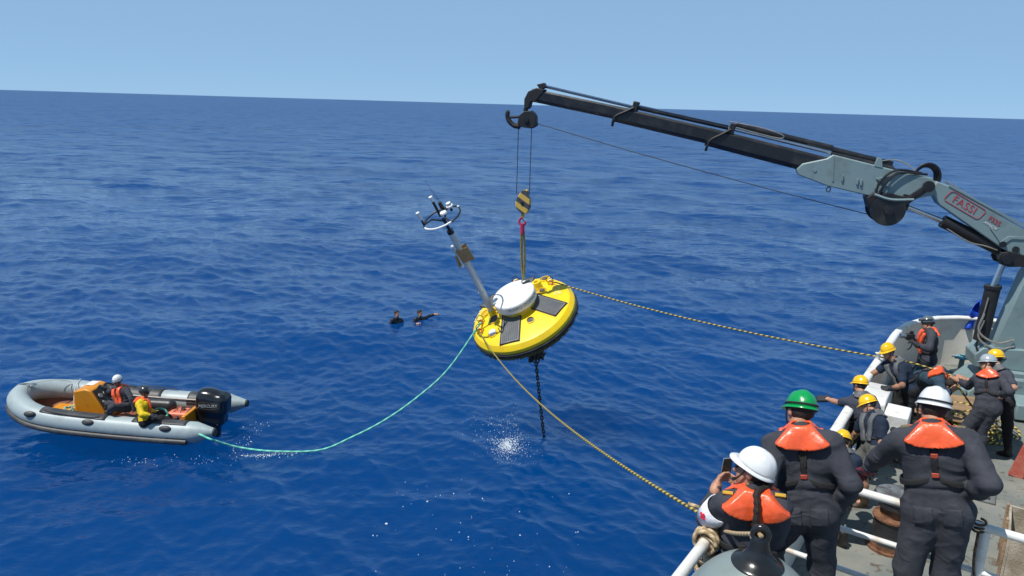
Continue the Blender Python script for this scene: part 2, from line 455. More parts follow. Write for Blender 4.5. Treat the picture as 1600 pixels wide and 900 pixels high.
def build_ship():
    out = [(-9, SIDE_T)] + stern_curve() + [(19.15, 7.5), (-9, 7.5)]
    T = thing('ship_hull', 'grey ship hull rising from the sea under the crowded decks', 'ship', (0, 0, 0))
    def plan(poly, z0, z1, name, m, par):
        b = MB(); b.prism([tuple(S(s, t)[:2]) for s, t in poly], z1 - z0, z0=z0); return b.build(name, m, par)
    plan(out, -1.2, DECK - 0.012, 'hull_plating', HULLP, T)
    plan([(-9, SIDE_T + 0.32), (5.40, SIDE_T + 0.32), (5.40, 7.4), (-9, 7.4)], DECK - 0.006, UPPER - 0.05, 'deckhouse_side', WHITE, T)
    d = plan([(5.404, SIDE_T + 0.012)] + [(s - 0.01, t + 0.012) for s, t in stern_curve()] + [(19.13, 7.48), (5.404, 7.48)], DECK - 0.01, DECK, 'working_deck', deck_material(), None)
    tag(d, 'grey green weathered steel working deck', 'deck', kind='structure')
    u = plan([(-9, SIDE_T + 0.15), (5.52, SIDE_T + 0.15), (5.52, 7.45), (-9, 7.45)], UPPER - 0.045, UPPER, 'upper_deck', deck_material(), None)
    tag(u, 'upper deck plating behind the white rail', 'deck', kind='structure')
    # bulwark with cap rail and stiffeners; a gap stays open for the gangway
    BW = thing('bulwark', 'white capped ship bulwark curving round the stern beside the crew', 'bulwark', tuple(S(12, SIDE_T, DECK)))
    ob = V(S(12, SIDE_T, DECK)); CAP = 3.61
    def run(plan_pts, name):
        P = [S(s, t) for s, t in plan_pts]
        for (a, b) in zip(P[:-1], P[1:]):
            pass
        vs = []; fs = []
        for p in P:
            i = P.index(p) if False else None
        n = len(P)
        nor = []
        for k in range(n):
            d_ = unit(P[min(k + 1, n - 1)] - P[max(k - 1, 0)]); nor.append(np.cross(d_, (0, 0, 1)))
        b = MB()
        for k in range(n):
            for off, z in ((0.0, DECK - 0.4), (0.0, CAP - 0.03), (0.02, CAP - 0.03), (0.02, DECK - 0.4)):
                vs.append(P[k] + nor[k] * off + V(0, 0, z) - ob)
        for k in range(n - 1):
            for j in range(4):
                fs.append((k * 4 + j, k * 4 + (j + 1) % 4, (k + 1) * 4 + (j + 1) % 4, (k + 1) * 4 + j))
        fs += [(0, 1, 2, 3), tuple((n - 1) * 4 + j for j in (3, 2, 1, 0))]
        b.add(vs, fs); b.build('plating', CREAM, BW, angle=30)
        # rounded cap
        vs = []; fs = []; prof = [(-0.075, 0.0), (-0.07, 0.035), (-0.04, 0.055), (0.04, 0.055), (0.07, 0.035), (0.075, 0.0), (0.06, -0.02), (-0.06, -0.02)]
        m_ = len(prof)
        for k in range(n):
            for (o_, z) in prof: vs.append(P[k] + nor[k] * (o_ + 0.01) + V(0, 0, CAP - 0.02 + z) - ob)
        for k in range(n - 1):
            for j in range(m_): fs.append((k * m_ + j, k * m_ + (j + 1) % m_, (k + 1) * m_ + (j + 1) % m_, (k + 1) * m_ + j))
        fs += [tuple(range(m_)), tuple((n - 1) * m_ + j for j in range(m_ - 1, -1, -1))]
        MB().add(vs, fs).build('cap_rail', WHITE, BW, angle=50)
        # stiffener brackets on the inside every ~0.75 m
        acc = 0.3
        for k in range(n - 1):
            L = np.linalg.norm(P[k + 1] - P[k]); inn = -nor[k]
            while acc < L:
                c = P[k] + (P[k + 1] - P[k]) * acc / L
                d_ = unit(P[k + 1] - P[k])
                x_ = -nor[k] * -1
                M = mat4(c + V(0, 0, 0) - ob, -nor[k] * -1, V(0, 0, 1), d_)
                sgn = 1 if (inn @ BX) > 0 or True else -1
                poly = [(0.0, DECK), (-0.30, DECK), (-0.27, DECK + 0.05), (-0.085, CAP - 0.06), (0.0, CAP - 0.06)]
                MB().prism(poly, 0.014, mat4(c - ob, nor[k], V(0, 0, 1), d_), z0=-0.007).build('stiffener', WHITE, BW)
                acc += 0.78
            acc -= L
    run([(5.45, SIDE_T), (8.0, SIDE_T), (11.73, SIDE_T)], 'near')
    run([(12.55, SIDE_T - 0.03), (14.4, SIDE_T - 0.01)] + stern_curve(SIDE_T) + [(19.15, 4.0), (19.15, 7.4)], 'far')
    # end post with welded grab handles at the gangway gap
    MB().box((0, 0, 0), (0.10, 0.05, 1.13), mat4(S(11.75, SIDE_T + 0.02, DECK + 0.56) - ob, BX, AX, V(0, 0, 1))).build('end_post', WHITE, BW, bevel=0.008)
    for z in (0.55, 0.78):
        p = [S(11.76, SIDE_T + 0.06, DECK + z), S(11.76, SIDE_T + 0.17, DECK + z), S(11.78, SIDE_T + 0.19, DECK + z + 0.05), S(11.80, SIDE_T + 0.17, DECK + z + 0.12), S(11.80, SIDE_T + 0.06, DECK + z + 0.12)]
        MB().tube([q - ob for q in spline(p, 4)], 0.013, 6).build('grab_handle', WHITE, BW)
    # small cleat roller on the cap where the rope comes aboard
    c = S(14.25, SIDE_T, CAP + 0.06) - ob
    MB().lathe([(0.0, -0.03), (0.06, -0.03), (0.035, 0.0), (0.035, 0.08), (0.06, 0.12), (0.0, 0.12)], 16, mat4(c, V(1, 0, 0), V(0, 1, 0), V(0, 0, 1))).build('rope_roller', WHITE, BW)
    return T

def railing():
    T = thing('deck_railing', 'white three bar tube railing across the edge of the upper deck', 'railing', tuple(S(5.46, 0.2, UPPER)))
    ob = V(S(5.46, 0.2, UPPER)); s0 = 5.46; z1 = 5.32
    RT = -1.26
    for z, r in ((z1, 0.030), (z1 - 0.335, 0.021), (z1 - 0.665, 0.021)):
        MB().tube([S(s0, RT, z) - ob, S(s0, 2.0, z) - ob, S(s0, 5.8, z) - ob], r, 12).build('rail_bar', WHITE, T)
        MB().tube([S(s0 - 0.004, RT, z) - ob, S(s0 - 0.62, RT, z) - ob], r, 12).build('rail_bar', WHITE, T)
    for t in (RT, 0.21, 1.7, 3.2, 4.7):
        w = 0.033 if t == 0.21 else 0.027
        MB().tube([S(s0, t, UPPER) - ob, S(s0, t, z1 - 0.02) - ob], w, 12).build('rail_post', WHITE, T)
        MB().lathe([(0, 0), (0.07, 0), (0.07, 0.012), (0, 0.012)], 16, mat4(S(s0, t, UPPER) - ob, V(1, 0, 0), V(0, 1, 0), V(0, 0, 1))).build('post_foot', WHITE, T)
    MB().tube([S(s0 - 0.62, RT, UPPER) - ob, S(s0 - 0.62, RT, z1) - ob], 0.027, 12).build('rail_post', WHITE, T)
    # near side rail, its end wrapped with rope
    T2 = thing('side_railing', 'white tube railing end at the ship side wrapped with rope lashing', 'railing', tuple(S(4.2, RT, UPPER)))
    ob = V(S(4.2, RT, UPPER)); z2 = 5.33
    e = 4.32
    MB().tube([S(0.5, RT, z2) - ob, S(2.5, RT, z2) - ob, S(e, RT, z2) - ob], 0.036, 14).build('rail_bar', WHITE, T2)
    MB().tube([S(0.5, RT, z2 - 0.4) - ob, S(e - 0.1, RT, z2 - 0.4) - ob], 0.022, 12).build('rail_bar', WHITE, T2)
    for s in (e - 0.09, 2.7, 1.2):
        MB().tube([S(s, RT, UPPER) - ob, S(s, RT, z2 - 0.01) - ob], 0.036, 14).build('rail_post', WHITE, T2)
    return T2

build_ship()
railing()

# ------------------------------------------------------------------ deck gear
def ship_m(s, t, z, rot=0.0):
    c, n_ = math.cos(rot), math.sin(rot)
    return mat4(S(s, t, z), BX * c + AX * n_, AX * c - BX * n_, V(0, 0, 1))

b_ = thing('mooring_bollard', 'round rusty brown mooring bollard with black top flange', 'bollard', mat=ship_m(9.87, -0.62, DECK))
MB().lathe([(0, 0), (0.27, 0), (0.27, 0.03), (0.235, 0.035), (0.235, 0.10)], 32).build('base_flange', RUST, b_)
MB().lathe([(0.235, 0.09), (0.225, 0.12), (0.215, 0.40), (0.225, 0.43)], 32).build('lower_barrel', BLACKIRON, b_)
MB().lathe([(0.225, 0.425), (0.24, 0.435), (0.24, 0.46), (0.15, 0.47), (0.145, 0.60)], 32).build('neck', RUST, b_)
MB().lathe([(0.145, 0.59), (0.20, 0.60), (0.20, 0.74), (0.245, 0.75), (0.25, 0.765), (0.24, 0.78)], 32).build('upper_barrel', BLACKIRON, b_)
MB().lathe([(0.242, 0.778), (0.20, 0.79), (0.0, 0.79)], 32).build('top_plate', mat('worn_plate', (0.16, 0.18, 0.19), rough=0.5, scale=6, c2=(0.06, 0.05, 0.05), amount=0.7, bump=0.4, bscale=30), b_)

# white winch / fairlead housing in the gangway gap
w_ = thing('winch_housing', 'white boxy steel winch housing at the open gangway', 'winch', mat=ship_m(12.60, -1.20, DECK))
def yz_prism(mb, poly, x0, x1):
    return mb.prism([(y, z) for y, z in poly], x1 - x0, mat4(V(x0, 0, 0), V(0, 1, 0), V(0, 0, 1), V(1, 0, 0)))
yz_prism(MB(), [(-0.28, 0.30), (0.62, 0.30), (0.62, 1.02), (0.50, 1.10), (-0.20, 1.10), (-0.30, 1.02)], -0.38, 0.06).build('main_box', WHITE, w_, bevel=0.02)
yz_prism(MB(), [(-0.42, 0.42), (-0.12, 0.30), (0.02, 0.45), (0.02, 0.95), (-0.10, 1.02), (-0.44, 0.95)], 0.075, 0.42).build('side_box', WHITE, w_, bevel=0.02)
MB().lathe([(0.0, 0), (0.055, 0), (0.055, 0.01), (0.035, 0.014), (0.0, 0.014)], 20, mat4(V(0.25, -0.437, 0.72), V(1, 0, 0), V(0, 0, 1), V(0, -1, 0))).build('inspection_cover', STEEL, w_)
MB().tube([V(0.10, -0.18, 0.31), V(0.10, -0.16, 0.0)], 0.028, 10).build('leg', WHITE, w_)
MB().tube([V(-0.30, -0.18, 0.31), V(-0.30, -0.18, 0.0)], 0.028, 10).build('leg', WHITE, w_)
MB().tube([V(-0.30, 0.5, 0.31), V(-0.30, 0.5, 0.0)], 0.028, 10).build('leg', WHITE, w_)
MB().tube([V(0.0, 0.5, 0.31), V(0.0, 0.5, 0.0)], 0.028, 10).build('leg', WHITE, w_)

# wooden platform by the stern, low hatch, red boards, crate
p_ = thing('wooden_platform', 'low brown wooden platform inside the stern bulwark', 'platform', mat=ship_m(15.9, -0.55, DECK))
for i in range(12):
    MB().box((0, -1.15 + i * 0.215, 0.185), (1.5 - 0.02 * (i % 3), 0.203, 0.03)).build('plank', WOODDECK, p_, bevel=0.004)
for x_ in (-0.6, 0.6): MB().box((x_, 0.02, 0.085), (0.08, 2.4, 0.168)).build('bearer', WOOD, p_)
h_ = thing('deck_hatch', 'flat grey steel hatch lid set on the deck near the rail', 'hatch', mat=ship_m(12.3, 0.12, DECK))
MB().box((0, 0, 0.02), (0.78, 0.62, 0.04)).build('lid', mat('hatch_paint', (0.17, 0.19, 0.18), rough=0.6, scale=3, c2=(0.10, 0.10, 0.095), amount=0.6, bump=0.2), h_, bevel=0.012)
for x_ in (-0.28, 0.28): MB().box((x_, -0.2, 0.05), (0.07, 0.1, 0.025)).build('hinge', BLACKIRON, h_, bevel=0.004)
for i, (s, t, w, lean, z1) in enumerate(((13.25, 0.74, 0.20, 0.30, 1.45), (13.28, 1.0, 0.24, 0.30, 1.35))):
    r_ = thing('red_board', ['upright faded red board with bare wood patches by the hatch', 'faded red board standing just inboard of its patchy twin'][i], 'board', mat=ship_m(s, t, DECK), group='red boards on the deck')
    MB().bar((0, 0, 0.0), (lean, 0.0, z1), w, 0.06, up=(0, 1, 0)).build('plank', REDWOOD, r_, bevel=0.006)
    MB().bar((0.02 + lean * 0.25, 0.045, z1 * 0.25 - 0.08), (0.02 + lean * 0.25, 0.045, z1 * 0.25 + 0.04), w * 0.9, 0.025, up=(0, 1, 0)).build('cleat', REDWOOD, r_)
c_ = thing('wooden_crate', 'open plywood crate holding green rope below the rail', 'crate', mat=ship_m(10.3, 1.12, DECK))
for (cx, cy, sx, sy) in ((-0.5, 0, 0.03, 0.96), (0.5, 0, 0.03, 0.96), (0, -0.465, 0.966, 0.03), (0, 0.465, 0.966, 0.03)):
    MB().box((cx, cy, 0.32), (sx, sy, 0.62)).build('side_panel', PALEWOOD, c_, bevel=0.004)
MB().box((0, 0, 0.02), (0.96, 0.89, 0.03)).build('bottom', PALEWOOD, c_)
for (cx, cy) in ((-0.53, -0.42), (-0.53, 0.42), (-0.53, 0)): MB().box((cx, cy, 0.33), (0.03, 0.07, 0.66)).build('batten', WOOD, c_, bevel=0.004)
# ------------------------------------------------------------------ knuckle-boom crane
CR_O = V(10.25, 13.65, 0); CR_X = unit(V(-0.9630, 0.2690, 0)); CR_Y = np.cross((0, 0, 1), CR_X)     # +Y faces the upper deck
CRM = mat4(CR_O, CR_X, CR_Y, V(0, 0, 1))
CGREY = mat('crane_grey_green_paint', (0.195, 0.275, 0.285), rough=0.42, scale=2.5, c2=(0.15, 0.20, 0.205), amount=0.4, bump=0.08, bscale=25)
CBLACK = mat('crane_black_steel', (0.013, 0.014, 0.017), rough=0.36, scale=4, c2=(0.035, 0.034, 0.033), amount=0.45, bump=0.1, bscale=20)
CMATT = mat('crane_matt_black', (0.012, 0.012, 0.014), rough=0.6, var=0.3, scale=9)
CHROME = mat('chrome_rod', (0.62, 0.63, 0.65), rough=0.16, metal=1.0, var=0.05)
HOSE = mat('hydraulic_hose', (0.010, 0.010, 0.011), rough=0.5)
PIPE = mat('steel_pipe', (0.42, 0.38, 0.32), rough=0.35, metal=0.7)

crane = thing('deck_crane', 'grey green knuckle boom crane with long black telescopic arm over the sea', 'crane', mat=CRM)
def xz(mb, poly, y0, y1):
    """prism of an (x, z) outline between y0 and y1"""
    return mb.prism([(a, -b) for a, b in poly], y1 - y0, mat4(V(0, y0, 0), V(1, 0, 0), V(0, 0, -1), V(0, 1, 0)))
def beam(p, q, w, h, ch=0.25, h2=None):
    """bevelled box beam between two (x, z) points"""
    d = unit(V(q[0] - p[0], 0, q[1] - p[1])); up = V(-d[2], 0, d[0]) * (1 if d[0] > 0 else -1); yv = V(0, 1, 0)
    h2 = h if h2 is None else h2
    prof = [(-0.5, -0.5 + ch), (-0.5 + ch, -0.5), (0.5 - ch, -0.5), (0.5, -0.5 + ch), (0.5, 0.5 - ch * 0.5), (0.5 - ch * 0.5, 0.5), (-0.5 + ch * 0.5, 0.5), (-0.5, 0.5 - ch * 0.5)]
    vs = []
    for (c, hh) in ((V(p[0], 0, p[1]), h), (V(q[0], 0, q[1]), h2)):
        for a, b in prof: vs.append(c + yv * a * w + up * b * hh)
    n = len(prof)
    fs = [(k, (k + 1) % n, n + (k + 1) % n, n + k) for k in range(n)] + [tuple(range(n - 1, -1, -1)), tuple(range(n, 2 * n))]
    return MB().add(vs, fs)
def rod(p, q, r, y=0.0, n=14): return MB().tube([V(p[0], y, p[1]), V(q[0], y, q[1])], r, n)
def pin(c, r, y0, y1, n=20): return MB().tube([V(c[0], y0, c[1]), V(c[0], y1, c[1])], r, n)

# base frame, slewing ring, column
xz(MB(), [(-0.75, DECK), (1.15, DECK), (1.15, DECK + 0.28), (0.92, DECK + 0.55), (-0.6, DECK + 0.55), (-0.75, DECK + 0.3)], -0.55, 0.55).build('base_frame', CGREY, crane, bevel=0.02)
MB().box((0.2, 0.0, DECK + 0.20), (0.62, 2.3, 0.30)).build('stabiliser_beam', CGREY, crane, bevel=0.02)
MB().box((1.35, 0.36, DECK + 0.17), (0.35, 0.42, 0.34)).build('valve_box', CGREY, crane, bevel=0.03)
MB().tube([V(-0.32, 0.75, DECK + 1.25), V(-0.30, 0.78, DECK + 0.55)], 0.17, 20).build('oil_tank', CGREY, crane)
MB().tube([V(-0.3, 0.8, DECK + 0.55), V(-0.3, 0.8, DECK + 0.30)], 0.22, 20).build('tank_foot', CGREY, crane)
MB().lathe([(0, 0.5), (0.56, 0.5), (0.56, 0.62), (0.50, 0.66), (0.50, 0.74), (0, 0.74)], 36, mat4(V(0.35, 0, DECK), V(1, 0, 0), V(0, 1, 0), V(0, 0, 1))).build('slewing_ring', CGREY, crane)
for k in range(18):
    a = 2 * math.pi * k / 18
    MB().lathe([(0, 0), (0.02, 0), (0.02, 0.025), (0, 0.025)], 6, mat4(V(0.35 + 0.53 * math.cos(a), 0.53 * math.sin(a), DECK + 0.62), V(1, 0, 0), V(0, 1, 0), V(0, 0, 1))).build('bolt', STEEL, crane)
xz(MB(), [(0.0, DECK + 0.74), (1.05, DECK + 0.74), (1.08, DECK + 0.98), (0.95, DECK + 1.14), (0.18, DECK + 1.18)], -0.30, 0.30).build('column_foot', CGREY, crane, bevel=0.02)
xz(MB(), [(0.24, DECK + 1.1), (0.76, DECK + 1.1), (0.46, 5.10), (0.30, 5.50), (-0.42, 5.60), (-0.42, 5.25), (-0.06, 4.9)], -0.22, 0.22).build('column', CGREY, crane, bevel=0.03)
# lifting cylinder
rod((0.94, 3.72), (0.90, 4.78), 0.135, 0.02, 22).build('lift_cylinder', CMATT, crane)
rod((0.90, 4.78), (0.905, 4.84), 0.152, 0.02, 22).build('cylinder_gland', CMATT, crane)
rod((0.90, 4.8), (0.80, 5.34), 0.058, 0.02, 18).build('lift_rod', CHROME, crane)
for y in (-0.17, 0.19):
    xz(MB(), [(0.92, 5.30), (0.98, 5.40), (0.94, 5.52), (0.80, 5.56), (0.45, 5.48), (0.22, 5.36), (0.22, 5.22), (0.50, 5.28), (0.78, 5.26)], y - 0.03, y + 0.03).build('lift_link', CMATT, crane, bevel=0.01)
pin((0.83, 5.42), 0.10, -0.22, 0.27).build('pin', CBLACK, crane)
MB().tube(spline([V(0.99, 0.17, 4.62), V(1.02, 0.18, 4.3), V(1.06, 0.18, 4.0), V(0.98, 0.2, 3.82)], 5), 0.014, 6).build('steel_pipe', PIPE, crane)
for k, (z0, x0) in enumerate(((3.95, 1.07), (3.82, 1.05), (3.6, 1.05))):
    MB().tube(spline([V(x0 - 0.05, 0.2, z0 + 0.35), V(x0 + 0.0, 0.24, z0), V(x0 - 0.3, 0.32, z0 - 0.18), V(x0 - 0.62, 0.26, z0 - 0.1)], 6), 0.020, 7).build('hose', PIPE if k < 2 else HOSE, crane)
# inner boom
inb = xz(MB(), [(-0.5, 5.22), (0.2, 5.22), (0.93, 5.60), (2.12, 6.36), (2.30, 6.62), (2.22, 6.80), (1.98, 6.72), (0.56, 5.97), (-0.1, 5.68), (-0.5, 5.55)], -0.17, 0.17).build('inner_boom', CGREY, crane, bevel=0.02)
MB().bar((2.0, 0.175, 6.735), (0.2, 0.175, 5.84), 0.02, 0.035, up=(-0.45, 0, 0.9)).build('boom_flange', CGREY, inb)
for c in ((0.93, 5.68), (0.70, 5.60)): pin(c, 0.06, -0.21, 0.21, 18).build('boom_pin', CBLACK, inb)
xz(MB(), [(0.40, 5.86), (0.86, 5.84), (0.98, 5.72), (0.90, 5.70), (0.80, 5.79), (0.40, 5.80)], 0.172, 0.19).build('stiffener', CGREY, inb, bevel=0.004)
xz(MB(), [(1.20, 5.98), (1.05, 5.80), (0.98, 5.70), (0.95, 5.72), (1.15, 5.98)], 0.172, 0.187).build('stiffener', CGREY, inb, bevel=0.004)
for k, yy in enumerate((-0.05, 0.0, 0.05)):
    MB().tube([V(2.05, yy, 6.80), V(1.2, yy, 6.33), V(0.1, yy, 5.80)], 0.014, 6).build('steel_pipe', PIPE, inb)
# lettering on the boom side
def on_boom(me, x0, z0, ang, name, m, par):
    # text runs down the boom as seen from the upper deck: x axis of the text points to -X, down-slope
    tx = V(-math.cos(ang), 0, -math.sin(ang)); ty = V(-math.sin(ang), 0, math.cos(ang)) ; tz = np.cross(tx, ty)
    M = mat4(V(x0, 0.176, z0), tx, ty, tz)
    me.transform(M); me.materials.clear(); me.materials.append(m)
    return link(me, name, par)
RED = mat('red_lettering', (0.48, 0.045, 0.055), rough=0.5)
WHT = mat('white_lettering', (0.8, 0.8, 0.8), rough=0.5)
ANG = math.atan2(0.75, 1.38)
on_boom(text_mesh('FASSI', 0.19, 0.002, -0.12, 1.12), 1.68, 6.375, ANG, 'lettering', RED, inb)
on_boom(text_mesh('F335', 0.125, 0.002, -0.12), 1.13, 6.105, ANG, 'lettering', RED, inb)
on_boom(text_mesh('AVASCAE', 0.062, 0.002, 0.35), 1.19, 6.02, ANG, 'lettering', WHT, inb)
fr_ = []
for (a, b) in ((-0.40, -0.115), (0.40, -0.115)): pass
rr = []
for cx, cz, a0 in ((0.31, 0.055, 0), (-0.31, 0.055, 90), (-0.31, -0.055, 180), (0.31, -0.055, 270)):
    for k in range(5):
        a = math.radians(a0 + 22.5 * k); rr.append((cx + 0.055 * math.cos(a), cz + 0.055 * math.sin(a)))
tx = V(-math.cos(ANG), 0, -math.sin(ANG)); ty = V(-math.sin(ANG), 0, math.cos(ANG))
MB().tube([V(1.68, 0.177, 6.38) + tx * (a + b * 0.12) + ty * b for a, b in rr], 0.006, 5, closed=True, up=(0, 1, 0)).build('lettering_frame', RED, inb)
# knuckle links, outer boom cylinder
for y in (-0.22, 0.22):
    beam((2.36, 6.70), (2.76, 6.34), 0.05, 0.13).build('knuckle_link', CMATT, crane).location = (0, y, 0)
    beam((2.74, 6.30), (2.70, 6.52), 0.05, 0.13).build('knuckle_link', CMATT, crane).location = (0, y * 0.86, 0)
    pin((2.36, 6.70), 0.105, y - 0.035, y + 0.035).build('pin', CMATT, crane)
    pin((2.76, 6.32), 0.11, y - 0.035, y + 0.035).build('pin', CMATT, crane)
pin((2.36, 6.70), 0.06, -0.26, 0.26).build('pin', CBLACK, crane)
rod((2.74, 6.30), (1.94, 6.02), 0.052).build('outer_rod', CHROME, crane)
rod((1.97, 6.03), (0.92, 5.56), 0.125, 0, 22).build('outer_cylinder', CMATT, crane)
MB().tube(spline([V(1.9, 0.13, 5.90), V(1.5, 0.15, 5.68), V(1.2, 0.14, 5.62), V(0.98, 0.12, 5.55)], 5), 0.014, 6).build('steel_pipe', PIPE, crane)
# outer boom
ob_ = xz(MB(), [(2.18, 6.55), (2.62, 6.42), (3.1, 6.40), (4.15, 6.60), (4.72, 6.79), (4.76, 6.90), (4.66, 7.02), (4.22, 7.14), (4.12, 7.22), (3.0, 6.98), (2.72, 6.92), (2.3, 6.86)], -0.19, 0.19).build('outer_boom', CGREY, crane, bevel=0.02)
xz(MB(), [(4.05, 6.70), (4.10, 7.16), (4.13, 7.16), (4.08, 6.70)], 0.192, 0.202).build('weld_seam', CGREY, ob_)
MB().lathe([(0, 0), (0.035, 0), (0.035, 0.012), (0, 0.012)], 14, mat4(V(4.42, 0.19, 6.90), V(1, 0, 0), V(0, 0, 1), V(0, 1, 0))).build('bolt_boss', CGREY, ob_)
for x_ in (3.9, 3.55, 3.28, 3.62):
    MB().box((x_, 0.205, 6.78 - (3.9 - x_) * 0.2), (0.035, 0.03, 0.12)).build('lug', CGREY, ob_, bevel=0.004)
xz(MB(), [(3.2, 7.0), (3.36, 7.03), (3.32, 7.2), (3.24, 7.18)], 0.12, 0.20).build('bracket', CGREY, ob_, bevel=0.008)
xz(MB(), [(3.02, 6.62), (3.3, 6.80), (3.05, 6.86)], 0.192, 0.22).build('gusset', CGREY, ob_, bevel=0.004)
MB().tube([V(4.1 + 0.04 * math.cos(a), 0.0, 6.52 + 0.05 * math.sin(a)) for a in np.linspace(0, 2 * math.pi, 13)[:-1]], 0.015, 6, closed=True).build('shackle_eye', CGREY, ob_)
# telescopic sections: each slides inside the one before
S1, S2, S3 = ((4.0, 6.92), (6.55, 7.47)), ((6.1, 7.40), (8.50, 7.87)), ((8.1, 7.83), (10.32, 8.21))
beam(*S1, 0.27, 0.37).build('telescopic_section', CBLACK, crane)
beam(*S2, 0.235, 0.32).build('telescopic_section', CBLACK, crane)
beam(*S3, 0.20, 0.27).build('telescopic_section', CBLACK, crane)
def collar(p, ang, w, h):
    d = V(math.cos(ang), 0, math.sin(ang)); up = V(-d[2], 0, d[0])
    c = V(p[0], 0, p[1])
    q = MB()
    for sgn in (-1, 1):
        pts = spline([c + V(0, sgn * w / 2, 0) - up * h / 2 + d * 0.10, c + V(0, sgn * w / 2, 0) - up * h * 0.1 + d * 0.06, c + V(0, sgn * w / 2, 0) + up * h * 0.3 - d * 0.12, c + V(0, sgn * w / 2 * 0.8, 0) + up * h * 0.62 - d * 0.26], 4)
        q.tube(pts, 0.026, 6)
    q.build('guide_collar', CMATT, crane)
    MB().box((0, 0, 0), (0.12, w * 0.8, 0.22), mat4(c + up * (h * 0.5 + 0.06) - d * 0.28, d, V(0, 1, 0), up)).build('rod_bracket', CMATT, crane, bevel=0.015)
    MB().bar(c - up * (h / 2) + d * 0.1, c - up * (h / 2 + 0.09) + d * 0.1, 0.05, 0.05, up=d).build('guide_lug', CMATT, crane)
ca = math.atan2(0.2, 1)
collar((6.40, 7.44), ca, 0.31, 0.40); collar((8.38, 7.845), ca, 0.275, 0.35)
# extension cylinders along the top
rod((10.08, 8.42), (8.12, 8.03), 0.022, 0.03, 10).build('extension_rod', CHROME, crane)
rod((10.08, 8.39), (8.12, 8.00), 0.018, -0.06, 10).build('extension_rod', CHROME, crane)
rod((8.12, 8.03), (6.15, 7.66), 0.045, 0.03, 12).build('extension_cylinder', CBLACK, crane)
rod((8.10, 8.07), (6.15, 7.71), 0.018, 0.06, 10).build('extension_rod', CHROME, crane)
rod((6.15, 7.66), (4.15, 7.25), 0.036, 0.05, 12).build('extension_rod', CHROME, crane)
rod((6.0, 7.72), (4.12, 7.33), 0.062, -0.05, 14).build('extension_cylinder', CBLACK, crane)
rod((4.6, 7.40), (3.0, 7.06), 0.07, -0.06, 14).build('extension_cylinder', CBLACK, crane)
rod((4.15, 7.22), (3.0, 6.99), 0.055, 0.09, 12).build('extension_cylinder', CBLACK, crane)
MB().tube(spline([V(6.15, 0.1, 7.79), V(5.5, 0.1, 7.68), V(5.1, 0.12, 7.56), V(5.14, 0.1, 7.49), V(5.6, 0.1, 7.58), V(6.1, 0.1, 7.70)], 5), 0.012, 6).build('steel_pipe', PIPE, crane)
# boom tip
xz(MB(), [(10.12, 8.32), (10.20, 8.43), (10.04, 8.47), (9.98, 8.38)], -0.09, 0.09).build('tip_bracket', CMATT, crane, bevel=0.01)
xz(MB(), [(10.0, 8.33), (10.2, 8.36), (10.38, 8.28), (10.46, 8.12), (10.46, 7.98), (10.40, 7.90), (10.34, 7.96), (10.32, 8.06), (10.2, 8.08)], -0.115, 0.115).build('boom_head', CMATT, crane, bevel=0.015)
MB().tube(spline([V(10.42, 0, 7.97), V(10.45, 0, 7.90), V(10.41, 0, 7.82)], 4), 0.05, 8).build('swivel', CMATT, crane)
sh_ = xz(MB(), [(10.24, 7.83), (10.30, 7.88), (10.46, 7.86), (10.58, 7.76), (10.60, 7.58), (10.50, 7.52), (10.28, 7.50), (10.18, 7.56), (10.19, 7.76)], -0.10, 0.10).build('sheave_block', CMATT, crane, bevel=0.012)
pin((10.40, 7.68), 0.055, -0.13, 0.13).build('sheave_pin', CBLACK, sh_)
MB().tube(spline([V(10.56, 0, 7.53), V(10.72, 0, 7.56), V(10.84, 0, 7.68), V(10.86, 0, 7.82), V(10.82, 0, 7.84)], 6), [0.06] * 6 + [0.055] * 6 + [0.05] * 6 + [0.045] * 7, 10).build('hook_horn', CMATT, sh_)
MB().tube([V(10.84, 0, 7.72), V(10.56, 0, 7.74)], 0.03, 8).build('latch', CMATT, sh_)
# winch under the outer boom
wi = xz(MB(), [(2.72, 6.48), (3.28, 6.56), (3.42, 6.42), (3.34, 6.2), (2.66, 6.22)], -0.26, 0.26).build('winch_bracket', CMATT, crane, bevel=0.02)
pin((3.02, 6.22), 0.27, -0.28, 0.30, 32).build('winch_drum', CMATT, crane)
for y in (-0.28, 0.30):
    pin((3.02, 6.22), 0.315, y - 0.02, y + 0.02, 32).build('winch_flange', CBLACK, crane)
pin((3.02, 6.22), 0.09, 0.30, 0.40, 16).build('winch_motor', CBLACK, crane)
MB().tube(spline([V(2.6, 0.3, 6.44), V(3.0, 0.33, 6.42), V(3.3, 0.31, 6.50)], 5), 0.026, 8).build('steel_pipe', CGREY, crane)
# hoses looping over the knuckle
for k in range(4):
    y = -0.10 + 0.06 * k; r_ = 0.17 + 0.02 * k
    pts = [V(2.38 + r_ * 1.0 * math.cos(a), y, 6.86 + r_ * 1.15 * math.sin(a)) for a in np.linspace(-0.2, math.pi + 0.3, 14)]
    MB().tube([V(2.95, y, 6.98)] + pts + [V(2.1, y, 6.72)], 0.021, 7).build('hose', HOSE, crane)
MB().tube(spline([V(2.5, 0.12, 6.94), V(2.95, 0.22, 6.98), V(3.2, 0.25, 6.78), V(3.28, 0.24, 6.5)], 6), 0.022, 7).build('hose', HOSE, crane)
MB().tube(spline([V(2.4, 0.16, 6.92), V(2.9, 0.25, 6.93), V(3.12, 0.27, 6.74), V(3.22, 0.25, 6.46)], 6), 0.022, 7).build('hose', HOSE, crane)
MB().tube(spline([V(3.2, 0.02, 7.13), V(2.95, 0.0, 7.16), V(2.7, 0.04, 7.06), V(2.6, 0.08, 6.96)], 5), 0.013, 6).build('steel_pipe', PIPE, crane)
